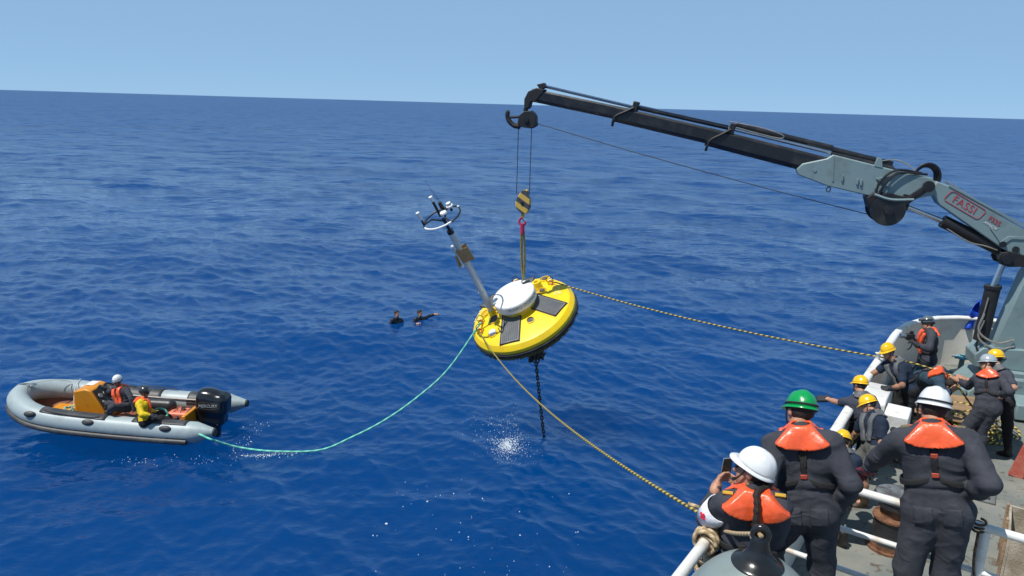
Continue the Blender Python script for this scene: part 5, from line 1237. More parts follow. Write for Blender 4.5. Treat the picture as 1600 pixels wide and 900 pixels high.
    if gloves is not None:
        for s in 'LR':
            pm = (palm or {}).get(s, V(0, 0, -1) + 0.3 * fr)
            pr = hand_prims(J['wr' + s] - base, J['ha' + s] - base, V(pm), curl if np.isscalar(curl) else curl[s], max(1.22, h / 0.009))
            d = unit(J['ha' + s] - J['wr' + s]); w = J['wr' + s] - base
            pr.append(('c', w - d * 0.045, w + d * 0.02, 0.042, 0.036))
            sdf_part('glove', pr, gloves, T, h=min(h, 0.009), k=0.008)
    # life vest and straps lie on the clothes
    if (vest or harness) and Dc is not None:
        sl, P = fld.sub(lo, hi)
        Dt = paint(fld, fld.new(), torso(max(g_[3] for g_ in garments)), 0.035)
        q = (P - J['neck']) @ TF.T; qx, qy, qz = q[..., 0], q[..., 1], q[..., 2]; ax_ = np.abs(qx)
        rad = np.sqrt(qx * qx + (qy + 0.01) ** 2)
        if vest:
            vm, style = vest
            thick = 0.024 if style != 'slim' else 0.018
            low = (-0.098 if style == 'collar' else -0.075) * vs_ + 1.5 * qx * qx
            wid = np.clip(0.072 + (0.045 - qz) * 1.05, 0.05, 0.172 if style == 'collar' else 0.150) * vs_
            back = np.maximum(np.maximum(np.maximum(low - qz, qz - 0.055), ax_ - wid), qy - 0.055)
            Dv = Dt
            wstrip = 0.050 if style != 'slim' else 0.042
            lap = np.maximum(np.maximum(np.abs(ax_ - 0.095 + np.clip(-qz - 0.1, 0, 0.3) * 0.12) - wstrip, np.abs(qz + 0.215) - 0.205), 0.02 - qy)
            D = np.minimum(back, lap)
            D = np.maximum(D, 0.062 - rad)
            D = np.maximum(D, np.abs(Dv - thick - 0.004) - thick).astype(np.float32)
            D = np.maximum(D, 0.075 - np.sqrt(((P - hc) ** 2).sum(-1)).astype(np.float32))
            m = np.abs(D) < 0.05
            D[m] -= folds(P[m], 0.0018, 0.17, 3.0).astype(np.float32)
            sdf_object('life_vest', fld, D, vm, T, base)
        # harness webbing
        st_ = max(0.007, h * 0.75)
        ya = np.abs(qz + 0.31 + 0.28 * ax_) - 0.022
        ya = np.maximum(ya, -qz - 0.52)
        D = np.where(qy < 0, ya, np.abs(qz + 0.37) - 0.022)
        spine = np.maximum(np.maximum(ax_ - 0.021, np.abs(qz + 0.20) - 0.13), qy)
        D = np.minimum(D, spine)
        D = np.maximum(D, np.abs(Dt - 0.006 - fold * 0.5) - st_)
        # keep to the trunk, off the arms
        D = np.maximum(D, ax_ - (sw + 0.055)).astype(np.float32)
        sdf_object('harness', fld, D, STRAP, T, base)
        for zz_, cc in ((-0.155, 'buckle_yellow' if vest and vest[1] == 'collar' and key == 'G' else 'buckle_red'), (-0.285, 'buckle_red')):
            # small sewn tabs on the back strap
            c0 = J['neck'] + up * zz_
            tt = np.linspace(0, 0.3, 150); pts = c0 - fr * tt[:, None]
            ii = np.clip(((pts - fld.lo) / h).round().astype(int), 0, fld.n - 1); dv = Dc[tuple(ii.T)]
            o_ = np.argmax(dv > 0.012); pp = pts[o_] - base
            MB().box((0, 0, 0), (0.044, 0.03, 0.012), mat4(pp, x, up, fr)).build('buckle', mat(cc, (0.75, 0.42, 0.01) if 'yellow' in cc else (0.35, 0.05, 0.025), rough=0.4), T, bevel=0.003)
    if pockets and Dc is not None:
        sl, P = fld.sub(lo, hi); q = (P - J['pel']) @ TF.T
        for sg in (-1, 1):
            D = np.maximum(np.maximum(np.abs(q[..., 0] - sg * 0.085) - 0.058, np.abs(q[..., 2] + 0.045) - 0.062), q[..., 1])
            sdf_object('pocket', fld, np.maximum(D, np.abs(Dc - 0.002) - 0.0075).astype(np.float32), garments[0][1], T, base)
    if helmet: make_helmet(T, hc - base, HF, HELM[helmet], hstyle, helm_tilt, pockets)
    return T, J, TF, HF, base

def make_helmet(T, hc, HF, m, style, tilt=0.0, band_=False):
    ct, st = math.cos(tilt), math.sin(tilt)
    F = np.stack([HF[0], HF[1] * ct - HF[2] * st, HF[2] * ct + HF[1] * st])
    M = mat4(hc, F[0], F[1], F[2])
    na, ne = 48, 12
    vs = []; fs = []
    hard = style == 'hardhat'
    z0 = 0.030 if hard else 0.0
    rx, ry, rz = (0.101, 0.124, 0.118) if hard else (0.103, 0.123, 0.132)
    for e in range(ne + 1):
        t = (math.pi / 2) * e / ne
        for a in range(na):
            an = 2 * math.pi * a / na
            cx_, sy_ = math.cos(an), math.sin(an)
            r = math.cos(t) ** 0.86; zz = math.sin(t) ** 1.05
            X, Y, Z = rx * r * cx_, ry * r * sy_ - 0.012, z0 + rz * zz
            if hard and abs(X) < 0.03 and e > 1: Z += 0.006 * (1 - (X / 0.03) ** 2)
            if hard and 0.045 < abs(X) < 0.07 and e > 3: Z += 0.0035
            vs.append((X, Y, Z))
    for e in range(ne):
        for a in range(na):
            b = (a + 1) % na
            fs.append((e * na + a, e * na + b, (e + 1) * na + b, (e + 1) * na + a))
    H = MB().add(vs, fs, M)
    if hard:
        # brim: all round, longer as a peak in front
        rim = []
        for k, (dr, dz) in enumerate(((0, 0), (0.5, -0.006), (1.0, -0.013), (1.0, -0.018), (0.0, -0.010), (-0.1, 0.0))):
            for a in range(na):
                an = 2 * math.pi * a / na; cx_, sy_ = math.cos(an), math.sin(an)
                w = 0.011 + 0.034 * max(0, sy_) ** 2.2
                Z = z0 + dz * (1 + 0.7 * max(0, sy_) ** 2)
                rim.append(((rx + dr * w) * cx_, (ry + dr * w) * sy_ - 0.012, Z))
        rf = []
        for k in range(5):
            for a in range(na):
                b = (a + 1) % na
                rf.append(((k + 1) * na + a, (k + 1) * na + b, k * na + b, k * na + a))
        H.add(rim, rf, M)
    o = H.build('helmet', m, T, angle=50)
    sm = o.modifiers.new('solid', 'SOLIDIFY'); sm.thickness = 0.004; sm.offset = -1
    band = []
    for a in range(33):
        an = 2 * math.pi * a / 32
        band.append(((rx - 0.010) * math.cos(an), (ry - 0.012) * math.sin(an) - 0.012, z0 - 0.018))
    MB().tube([hc + F.T @ V(p) for p in band[:-1]], 0.011, 6, closed=True).build('headband', STRAP, T)
    if band_:
        bp2 = [V((rx + 0.001) * math.cos(a), (ry + 0.001) * math.sin(a) - 0.012, z0 + 0.016) for a in np.linspace(0, 2 * math.pi, 41)[:-1]]
        MB().tube([hc + F.T @ q for q in bp2], 0.007, 6, closed=True).build('helmet_band', STRAP, T)
    # chin strap on both sides
    for s in (-1, 1):
        p = [V(s * 0.090, 0.015, z0 - 0.01), V(s * 0.084, 0.03, -0.05), V(s * 0.045, 0.055, -0.115), V(0, 0.07, -0.125)]
        MB().tube([hc + F.T @ q for q in spline(p, 4)], 0.006, 5).build('chin_strap', STRAP, T)
    if style == 'goggles':
        p = [V(0.107 * math.cos(a), 0.128 * math.sin(a) - 0.012, 0.045) for a in np.linspace(-0.3, math.pi + 0.3, 24)]
        MB().tube([hc + F.T @ q for q in p], 0.010, 6).build('helmet_strap', STRAP, T)
        MB().box((0, 0.113, 0.055), (0.14, 0.03, 0.05), M).build('visor', mat('visor', (0.10, 0.12, 0.13), rough=0.15), T, bevel=0.012, seg=3)
    elif not hard:
        for a in np.linspace(0.3, 2.8, 5):
            c = V(0.098 * math.cos(a), 0.118 * math.sin(a) - 0.012, 0.055)
            MB().ell(hc + F.T @ c, 0.010, 8, m=6).build('vent_hole', STRAP, T)
    return o
# ------------------------------------------------------------------ the people
FULL = ('torso', 'pelvis', 'uarm', 'farm', 'thigh', 'shin')
def coverall(m, i=1.12): return [('coverall', m, FULL, i)]
def tee(shirt, legs_, short=False): return [('trousers' if not short else 'shorts', legs_, ('pelvis', 'thigh_half') if short else ('pelvis', 'thigh', 'shin'), 1.08), ('shirt', shirt, ('torso', 'uarm_half'), 1.12)]
sea_dir = V(-0.95, 0.25, 0)
W_ = person('W', 'person in navy coverall and white hard hat gripping the white rail above the bollard', V(0.30, 0.95, -0.25), garments=coverall(COVERALL, 1.16), helmet='white',
       vest=(ORANGE, 'collar'), harness=True, gloves=GLOVE_RED, h=0.009, build=1.12, palm={'L': V(0, 0, -1), 'R': V(0, 1, -0.2)}, curl=0.75, fold=0.009, lam=0.16, pockets=True)
G_ = person('G', 'person in navy coverall and green hard hat leaning on the railing corner', V(-0.12, 0.95, -0.3), garments=coverall(COVERALL, 1.18), helmet='green',
       vest=(ORANGE, 'collar'), harness=True, h=0.009, build=1.15, palm={'L': V(0, 0, -1), 'R': V(-0.5, 0.5, -0.5)}, curl=0.7, fold=0.009, lam=0.16, pockets=True)
P_ = person('P', 'person in white hard hat with dark braid and white armband raising a phone', V(-0.8, 0.6, 0.1), garments=coverall(COVERALL, 1.12), helmet='white',
       vest=(ORANGE, 'collar'), harness=True, h=0.008, build=1.0, palm={'L': V(0.9, 0.1, 0.1), 'R': V(-0.9, 0.1, 0.1)}, curl=0.45, fold=0.008, lam=0.15, helm_tilt=-0.4, vs_=1.15)
person('Y1', 'person in yellow hard hat with back turned, stretching a bare arm out over the sea', V(-0.4, 0.9, -0.2), garments=tee(TSHIRT_GREY, TROUSER), helmet='yellow',
       vest=(GREY_VEST, 'slim'), gloves=GLOVE, curl=0.35, h=0.0155)
person('Y2', 'person in yellow hard hat, navy t-shirt and grey shorts bending at the bulwark', V(-0.85, 0.1, -0.6), garments=tee(TSHIRT, GREY_CLOTH, True), helmet='yellow',
       vest=(GREY_VEST, 'slim'), boots=BROWN_SHOE, skin=SKIN, curl=0.4, h=0.0155)
person('Y3', 'person in yellow hard hat and camouflage trousers half hidden behind the green hard hat wearer', V(0.55, 0.35, -0.75), garments=tee(TSHIRT, CAMO), helmet='yellow',
       vest=(GREY_VEST, 'slim'), h=0.0155)
person('Y4', 'person in yellow hard hat and navy t-shirt handling the white winch housing with gloves', V(-0.9, -0.25, -0.3), garments=tee(TSHIRT, TROUSER), helmet='yellow',
       vest=(GREY_VEST, 'slim'), gloves=GLOVE, skin=SKIN_TAN, h=0.0155, curl=0.6)
C_ = person('C', 'person in slate helmet and open orange vest operating a camera at the stern bulwark', V(-0.95, 0.1, -0.1), garments=coverall(COVERALL), helmet='slate', hstyle='goggles',
       vest=(ORANGE, 'strip'), gloves=GLOVE, skin=SKIN_TAN, h=0.0155, curl=0.6)
person('B', 'person in blue coverall and orange collar doubled over beside the crane base', V(0.6, -0.3, -0.75), garments=coverall(COVERALL2, 1.18), helmet=None,
       vest=(ORANGE, 'collar'), h=0.0155)
person('R', 'person in grey hard hat and dark coverall hauling the rope on deck', V(-0.85, 0.45, -0.2), garments=coverall(COVERALL, 1.15), helmet='grey',
       vest=(ORANGE, 'collar'), gloves=None, h=0.0155, curl=0.8, palm={'L': V(0, 0, -1)})
person('Y5', 'person in yellow hard hat hauling the rope just behind the grey hard hat wearer', V(-0.85, 0.35, -0.2), garments=tee(TSHIRT_GREY, TROUSER), helmet='yellow',
       vest=(GREY_VEST, 'slim'), h=0.0155, curl=0.8)
person('D', 'person in white sport helmet sitting at the wheel of the inflatable boat', V(-0.35, -0.75, -0.35), garments=coverall(COVERALL, 1.1), helmet='white', hstyle='sport',
       vest=(ORANGE, 'strip'), gloves=GLOVE, skin=SKIN_TAN, h=0.0155, curl=0.7)
person('YJ', 'person in yellow jacket and black helmet sitting on the inflatable boat tube', V(0.95, 0.05, -0.15), garments=[('trousers', TROUSER, ('pelvis', 'thigh', 'shin'), 1.12), ('jacket', YELLOW_JKT, ('torso', 'uarm', 'farm'), 1.2)],
       helmet='dark', hstyle='goggles', vest=(ORANGE, 'collar'), gloves=GLOVE, skin=SKIN_TAN, h=0.0155, curl=0.9)
person('S1', 'swimmer in black wetsuit treading water with both arms under the surface', V(0.75, -0.6, -0.05), garments=[('wetsuit', NEOPRENE, ('torso', 'collar', 'pelvis', 'uarm', 'farm', 'thigh', 'shin'), 1.0)], group='swimmers in the sea', h=0.0155, boots=None, fold=0.002)
person('S2', 'swimmer in black wetsuit pointing one arm out across the water', V(0.8, -0.55, -0.1), garments=[('wetsuit', NEOPRENE, ('torso', 'collar', 'pelvis', 'uarm', 'farm', 'thigh', 'shin'), 1.0)], group='swimmers in the sea', h=0.0155, boots=None, fold=0.002)
# ------------------------------------------------------------------ rigid inflatable boat
RX = unit(V(-0.9966, 0.083, 0)); RY = np.cross((0, 0, 1), RX)
RIB_O = V(-9.64, 16.63, 0.0)
rib = thing('inflatable_boat', 'grey and black rigid inflatable boat with orange console and black outboard', 'boat', mat=mat4(RIB_O, RX, RY, V(0, 0, 1)))
TUBE = mat('tube_grey_fabric', (0.32, 0.385, 0.395), rough=0.45, scale=2.5, c2=(0.25, 0.30, 0.31), amount=0.4, bump=0.06, bscale=15)
TBLK = mat('tube_black_patch', (0.035, 0.036, 0.038), rough=0.5, scale=3, c2=(0.075, 0.075, 0.075), amount=0.5, bump=0.1, bscale=40)
RFLOOR = mat('boat_floor_red_brown', (0.26, 0.075, 0.028), rough=0.6, scale=4, c2=(0.17, 0.06, 0.03), amount=0.6, bump=0.15)
RORANGE = mat('boat_orange_gelcoat', (0.62, 0.24, 0.010), rough=0.4, scale=4, c2=(0.52, 0.19, 0.015), amount=0.4)
RB = 0.85; RR = 0.25
def tube_path(sgn):
    pts = [(-2.35, 0.40), (-1.4, 0.40), (-0.3, 0.42), (0.8, 0.47)]
    P = [V(x, sgn * RB, z) for x, z in pts]
    P += [V(1.45, sgn * 0.80, 0.54), V(1.95, sgn * 0.60, 0.62), V(2.28, sgn * 0.32, 0.69), V(2.40, 0, 0.72)]
    return P
full = spline(tube_path(1), 8)[:-1] + spline(tube_path(-1)[::-1], 8)
MB().tube(full, RR, 28).build('tube', TUBE, rib)
for s in (1, -1):   # stern cones
    MB().tube([V(-2.35, s * RB, 0.40), V(-2.5, s * RB, 0.41), V(-2.84, s * RB, 0.44), V(-2.92, s * RB, 0.445)], [RR, RR * 0.97, 0.115, 0.09], 28).build('stern_cone', TUBE, rib)
    MB().tube([V(-2.91, s * RB, 0.445), V(-2.95, s * RB, 0.446)], [0.098, 0.085], 20).build('cone_cap', TBLK, rib)
# rubbing strake on the outside
out = []
for i, p in enumerate(full):
    d = unit(full[min(i + 1, len(full) - 1)] - full[max(i - 1, 0)]); n = np.cross(d, (0, 0, 1)); n = n if n @ V(p[0] - 0.6, p[1], 0) > 0 else -n
    out.append(p + n * (RR * 0.90) - V(0, 0, 0.15))
MB().tube(out, 0.068, 12).build('rubbing_strake', TBLK, rib)
out2 = [p + V(0, 0, 0.085) for p in out]
MB().tube(out2, 0.022, 8).build('strake_rib', TBLK, rib)
def patch(x0, x1, s, a0, a1, name, lift=0.006):
    """black panel glued on the tube between stations x0, x1 and angles a0..a1 (0 = outboard, 90 = top)"""
    n, m_ = 16, 14; vs = []; fs = []
    for i in range(n + 1):
        x = x0 + (x1 - x0) * i / n; z = np.interp(x, [-2.45, -1.4, -0.3, 0.8, 1.5], [0.40, 0.40, 0.42, 0.47, 0.54]); yb = np.interp(x, [0.8, 1.5], [RB, 0.83])
        for k in range(m_ + 1):
            e = min(i, n - i) / n; shrink = 0.0
            a = math.radians(a0 + (a1 - a0) * k / m_)
            for _ in (0,): vs.append((x, s * (yb + (RR + lift) * math.cos(a)), z + (RR + lift) * math.sin(a)))
    w = m_ + 1
    for i in range(n):
        for k in range(m_): fs.append((i * w + k, i * w + k + 1, (i + 1) * w + k + 1, (i + 1) * w + k))
    o = MB().add(vs, fs).build(name, TBLK, rib)
    sm = o.modifiers.new('solid', 'SOLIDIFY'); sm.thickness = 0.008; sm.offset = 0
    return o
patch(-0.75, 0.95, -1, 5, 175, 'tube_patch'); patch(-2.32, -1.45, -1, 5, 175, 'tube_patch')
patch(-0.35, 1.25, 1, 55, 160, 'tube_patch', 0.010); patch(-2.30, -1.0, 1, 60, 170, 'tube_patch', 0.008)
for x in (1.45, 0.02, -1.85):   # moulded hand pads on the near side
    z = np.interp(x, [-2.45, -0.3, 0.8, 1.5], [0.40, 0.42, 0.47, 0.54]); yb = np.interp(x, [0.8, 1.5], [RB, 0.83]) + RR * 0.80
    MB().ell((x, yb, z + RR * 0.55), (0.15, 0.06, 0.075), 20).build('hand_pad', TBLK, rib)
MB().tube(spline([V(1.15, RB + 0.10, 0.76), V(0.8, RB + 0.13, 0.72), V(0.4, RB + 0.13, 0.69), V(0.0, RB + 0.13, 0.67), V(-0.2, RB + 0.10, 0.69)], 5), 0.014, 6).build('grab_line', TBLK, rib)
for (a, b) in ((-1.1, -0.1), (0.0, 0.9)):
    MB().tube(spline([V(a, -RB, 0.71), V((a + b) / 2, -RB - 0.03, 0.73), V(b, -RB, 0.74)], 6), 0.014, 6).build('grab_line', TBLK, rib)
# hull, floor, transom
hv = []; hf = []
st = [(-2.1, 0.74, -0.28), (-1.0, 0.76, -0.30), (0.6, 0.74, -0.26), (1.5, 0.6, -0.1), (2.1, 0.36, 0.18), (2.45, 0.08, 0.5)]
for x, w, kz in st: hv += [(x, w, 0.30 + max(0, x - 0.8) * 0.13), (x, 0, kz), (x, -w, 0.30 + max(0, x - 0.8) * 0.13)]
for i in range(len(st) - 1):
    for k in range(2): hf.append((i * 3 + k, i * 3 + k + 1, (i + 1) * 3 + k + 1, (i + 1) * 3 + k))
hf.append((0, 2, 1))
MB().add(hv, hf).build('hull', RFLOOR, rib)
MB().prism([(-2.1, -0.72), (1.2, -0.72), (1.75, -0.52), (2.25, -0.12), (2.25, 0.12), (1.75, 0.52), (1.2, 0.72), (-2.1, 0.72)], 0.03, z0=0.27).build('floor', RFLOOR, rib)
MB().box((-2.06, 0, 0.40), (0.09, 1.26, 0.56)).build('transom', RORANGE, rib, bevel=0.02)
MB().box((1.25, 0.06, 0.36), (0.8, 0.56, 0.12)).build('locker_lid', RORANGE, rib, bevel=0.02)
for s in (-1, 1):
    MB().tube([V(-2.0, s * 0.60, 0.56), V(-0.9, s * 0.62, 0.55), V(0.2, s * 0.62, 0.57)], 0.018, 8).build('side_rail', mat('boat_pipe', (0.55, 0.5, 0.45), rough=0.4), rib)
# console
cp = MB().prism([(0.86, 0.30), (0.86, 0.98), (0.55, 1.06), (0.42, 1.02), (0.06, 0.46), (0.06, 0.30)], 0.62, mat4(V(0, 0.31, 0), V(1, 0, 0), V(0, 0, 1), V(0, -1, 0))).build('console', RORANGE, rib, bevel=0.025)
MB().box((0.63, -0.12, 1.052), (0.2, 0.26, 0.012), None).build('console_sticker', DOMEW, cp).rotation_euler = (0, 0, 0)
pn_d = unit(V(0.36, 0, 0.56)); pn_n = unit(V(-0.56, 0, 0.36)); pc = V(0.24, 0, 0.74)
MB().box((0, 0, 0), (0.62, 0.50, 0.02), mat4(pc + pn_n * 0.012, pn_d, V(0, 1, 0), pn_n)).build('dashboard', mat('dash_dark', (0.04, 0.03, 0.026), rough=0.5), cp)
for (a, b, r_) in ((0.12, 0.14, 0.06), (0.12, -0.02, 0.05), (-0.05, 0.17, 0.04), (-0.12, -0.12, 0.05), (0.2, -0.17, 0.045)):
    MB().lathe([(0, 0.02), (r_ * 0.9, 0.02), (r_, 0.0)], 18, mat4(pc + pn_n * 0.022 + pn_d * a + V(0, b, 0), pn_d, V(0, 1, 0), pn_n)).build('gauge', mat('gauge_face', (0.30, 0.29, 0.26), rough=0.4), cp)
wc_ = pc + pn_n * 0.20 + pn_d * 0.12 - V(0, 0.02, 0)
MB().tube([wc_ + 0.185 * (math.cos(a) * pn_d + math.sin(a) * V(0, 1, 0)) for a in np.linspace(0, 2 * math.pi, 29)[:-1]], 0.017, 8, closed=True).build('steering_wheel', DARKM, cp)
for a in (0.5, 2.6, 4.7): MB().tube([wc_ - pn_n * 0.04, wc_ + 0.185 * (math.cos(a) * pn_d + math.sin(a) * V(0, 1, 0))], 0.012, 6).build('wheel_spoke', DARKM, cp)
MB().tube([wc_ - pn_n * 0.18, wc_ - pn_n * 0.03], 0.03, 10).build('wheel_shaft', DARKM, cp)
MB().box((0.1, -0.22, 0.9), (0.05, 0.05, 0.20)).build('throttle_lever', DARKM, cp, bevel=0.01)
# jockey seat
st_ = sdf_part('seat_cushion', [('c', V(-1.35, -0.06, 0.62), V(-0.55, -0.06, 0.62), 0.15, 0.13)], mat('seat_black_vinyl', (0.03, 0.03, 0.032), rough=0.4, bump=0.1), rib, h=0.02)
MB().box((-0.95, -0.06, 0.41), (0.85, 0.26, 0.24)).build('seat_base', RORANGE, rib, bevel=0.02)
# bow fitting and painter
MB().lathe([(0, 0.0), (0.10, 0.0), (0.08, 0.03), (0.0, 0.045)], 18, mat4(V(2.14, 0, 0.955), V(1, 0, 0), V(0, 1, 0), V(0, 0, 1))).build('bow_fitting', STEEL, rib)
MB().tube(spline([V(2.16, 0.0, 0.98), V(2.12, 0.18, 0.95), V(2.06, 0.30, 0.86)], 4), 0.012, 6).build('bow_strap', TBLK, rib)
MB().tube(spline([V(2.16, 0, 0.98), V(2.38, 0.04, 0.975), V(2.58, 0.08, 0.87), V(2.65, 0.08, 0.72)], 5), 0.013, 6).build('bow_strap', TBLK, rib)
PALER = mat('pale_line', (0.5, 0.5, 0.46), rough=0.8)
MB().tube(spline([V(2.16, -0.02, 0.98), V(1.85, -0.35, 0.97), V(1.6, -0.60, 0.84), V(1.55, -0.5, 0.68)], 6), 0.008, 5).build('bow_line', PALER, rib)
MB().tube(spline([V(1.5, -0.86, 0.83), V(1.35, -0.4, 0.72), V(1.05, 0.1, 0.44)], 6), 0.008, 5).build('bow_line', PALER, rib)
MB().tube(spline([V(2.2, 0.42, 0.86), V(1.9, 0.74, 0.78), V(1.5, 0.98, 0.68)], 6), 0.008, 5).build('bow_line', PALER, rib)
# outboard
ENG = mat('outboard_black', (0.010, 0.0105, 0.012), rough=0.22, var=0.2, scale=3, coat=0.5)
I3 = np.eye(3)
tl = math.radians(6); EF = np.stack([V(math.cos(tl), 0, math.sin(tl)), V(0, 1, 0), V(-math.sin(tl), 0, math.cos(tl))])
ec = V(-2.50, 0.0, 0.80)
eng = sdf_part('outboard_cowl', [('b', ec, V(0.39, 0.25, 0.29), EF, 0.17), ('b', ec + V(0.02, 0, -0.30), V(0.31, 0.20, 0.24), EF, 0.10), ('e', ec + V(0.08, 0, 0.22), V(0.30, 0.21, 0.14), EF)], ENG, rib, h=0.016, k=0.06)
MB().tube([ec + V(0.36 * math.cos(a), 0.245 * math.sin(a), -0.02) for a in np.linspace(0, 2 * math.pi, 33)[:-1]], 0.012, 6, closed=True).build('cowl_seam', CMATT, eng)
sdf_part('outboard_leg', [('b', V(-2.46, 0, 0.18), V(0.17, 0.10, 0.35), EF, 0.06), ('b', V(-2.44, 0, -0.2), V(0.12, 0.06, 0.35), EF, 0.05), ('e', V(-2.46, 0, -0.45), V(0.3, 0.07, 0.07), I3)], ENG, rib, h=0.02, k=0.05)
MB().box((-2.16, 0, 0.52), (0.22, 0.30, 0.30)).build('engine_bracket', CMATT, rib, bevel=0.02)
me = text_mesh('MERCURY', 0.105, 0.004, 0.1)
# on the near flank of the cowl, reading towards the stern as seen from the ship
me.transform(mat4(ec + V(0.02, 0.256, 0.0) , V(-1, 0, 0.05), V(0.05, 0, 1), V(0, 1, 0)))
me.materials.clear(); me.materials.append(mat('silver_lettering', (0.42, 0.43, 0.44), rough=0.4)); link(me, 'lettering', eng)
MB().tube([ec + V(0.02 + 0.30 * math.cos(a), 0.25, 0.0 + 0.085 * math.sin(a)) for a in np.linspace(0, 2 * math.pi, 33)[:-1]], 0.008, 6, closed=True).build('badge_rim', CMATT, eng)
# gear in the stern
SALMON = mat('salmon_tank', (0.70, 0.20, 0.12), rough=0.4, scale=6, c2=(0.6, 0.16, 0.1), amount=0.4)
ft = thing('fuel_tank', 'salmon red portable fuel tank lashed down near the outboard', 'tank', tuple(RIB_O + RX * -1.68 + RY * 0.05 + V(0, 0, 0.30)))
sdf_part('tank_body', [('b', V(0, 0, 0.13), V(0.26, 0.2, 0.13), np.stack([RX, RY, V(0, 0, 1)]), 0.05)], SALMON, ft, h=0.014)
MB().lathe([(0, 0.05), (0.05, 0.05), (0.05, 0.0)], 14, mat4(V(0.05, 0.02, 0.26), V(1, 0, 0), V(0, 1, 0), V(0, 0, 1))).build('filler_cap', DARKM, ft)
MB().tube(spline([V(-0.1, 0, 0.26), V(-0.05, 0, 0.33), V(0.02, 0, 0.33), V(0.0, 0.0, 0.26)], 4), 0.012, 6).build('handle', SALMON, ft)
for k in range(3):
    MB().tube(spline([RX * (0.2 - k * 0.15) + RY * 0.2 + V(0, 0, 0.0), RX * (0.1 - k * 0.16) + RY * 0.1 + V(0, 0, 0.285), RX * (-0.05 - k * 0.12) - RY * 0.15 + V(0, 0, 0.28), RX * (-0.2 - k * 0.05) - RY * 0.22], 5), 0.012, 5).build('lashing', mat('brown_lashing', (0.16, 0.10, 0.06), rough=0.8), ft)
gr_ = thing('rope_hank', 'small hank of pale green rope on the boat floor beside the console', 'rope', tuple(RIB_O + RX * 1.02 + RY * 0.30 + V(0, 0, 0.42)))
PGREEN = mat('pale_green_rope', (0.26, 0.50, 0.40), rough=0.8, bump=0.5, bscale=90, scale=20)
MB().tube(spline([V(0.10 * math.cos(a * 1.0) * (1 + 0.2 * math.sin(a * 2.3)), 0.10 * math.sin(a), 0.02 + 0.006 * a + 0.03 * math.sin(a * 1.7)) for a in np.linspace(0, 22, 46)], 3), 0.016, 6).build('strand', PGREEN, gr_)
# ------------------------------------------------------------------ ropes and loose gear
def rope_mat(name, c, c2, pitch=9.0):
    """laid rope: two-tone strands spiralling along the curve's own length (stored as UV)"""
    m = bpy.data.materials.new(name); m.use_nodes = True
    nt = m.node_tree; p = nt.nodes['Principled BSDF']; N = nt.nodes.new; L = nt.links.new
    uv = N('ShaderNodeAttribute'); uv.attribute_name = 'lay'
    ml = N('ShaderNodeMath'); ml.operation = 'FRACT'; L(uv.outputs['Fac'], ml.inputs[0])
    tri = N('ShaderNodeMath'); tri.operation = 'PINGPONG'; tri.inputs[1].default_value = 0.5; L(ml.outputs[0], tri.inputs[0])
    rp = N('ShaderNodeValToRGB'); rp.color_ramp.elements[0].position = 0.20; rp.color_ramp.elements[1].position = 0.27
    rp.color_ramp.elements[0].color = (*c, 1); rp.color_ramp.elements[1].color = (*c2, 1)
    L(tri.outputs[0], rp.inputs[0]); L(rp.outputs[0], p.inputs['Base Color'])
    b = N('ShaderNodeBump'); b.inputs['Strength'].default_value = 0.6; b.inputs['Distance'].default_value = 0.01
    L(tri.outputs[0], b.inputs['Height']); L(b.outputs[0], p.inputs['Normal'])
    p.inputs['Roughness'].default_value = 0.8; p.inputs['Specular IOR Level'].default_value = 0.25
    return m
YB = rope_mat('yellow_black_rope', (0.50, 0.39, 0.09), (0.07, 0.06, 0.035))
HEMP = rope_mat('hemp_rope', (0.56, 0.43, 0.27), (0.32, 0.23, 0.13))
GRN = rope_mat('turquoise_rope', (0.20, 0.62, 0.47), (0.12, 0.45, 0.36))
BEIGE = rope_mat('beige_hawser', (0.50, 0.40, 0.25), (0.26, 0.19, 0.11))
TEAL = rope_mat('teal_rope', (0.08, 0.42, 0.36), (0.05, 0.28, 0.25))

def rope_part(name, pts, r, m, parent, pitch=0.10, n=8, strands=3, ob=V(0, 0, 0)):
    P = [V(p) - ob for p in pts]
    L = np.cumsum([0] + [np.linalg.norm(b - a) for a, b in zip(P[:-1], P[1:])])
    mb = MB().tube(P, r, n)
    me = mb.mesh(name); me.materials.append(m)
    lay = [L[i] / pitch + strands * 0.34 * k / n * 3 for i in range(len(P)) for k in range(n)]
    # unwrap the spiral per face corner so the seam stays sharp
    at = me.attributes.new('lay', 'FLOAT', 'CORNER'); vals = []
    for poly in me.polygons:
        ks = [me.loops[l].vertex_index % n for l in poly.loop_indices]
        wrap = (n - 1 in ks) and (0 in ks) and len(ks) == 4
        for l in poly.loop_indices:
            vi = me.loops[l].vertex_index; i, k = divmod(vi, n)
            kk = n if (wrap and k == 0) else k
            vals.append(L[i] / pitch + kk / n)
    at.data.foreach_set('value', vals)
    me.polygons.foreach_set('use_smooth', [True] * len(me.polygons))
    return link(me, name, parent)

def dense(pts, step):
    out = [V(pts[0])]
    for a, b in zip(pts[:-1], pts[1:]):
        a, b = V(a), V(b); n = max(1, int(np.linalg.norm(b - a) / step))
        out += [a + (b - a) * (i + 1) / n for i in range(n)]
    return out

KNOT = S(4.30, -1.26, 5.36)
# tag line from the buoy to the upper deck rail
a = bw(-1.10, -0.16, 0.08)
t1 = thing('tag_line', 'yellow and black rope from the buoy rim down to the lashed rail end', 'rope', tuple(KNOT))
rope_part('strand', dense(sag(a, KNOT + V(-0.03, 0.03, 0.03), 0.34, 60), 0.04), 0.0125, YB, t1, 0.075, ob=KNOT)
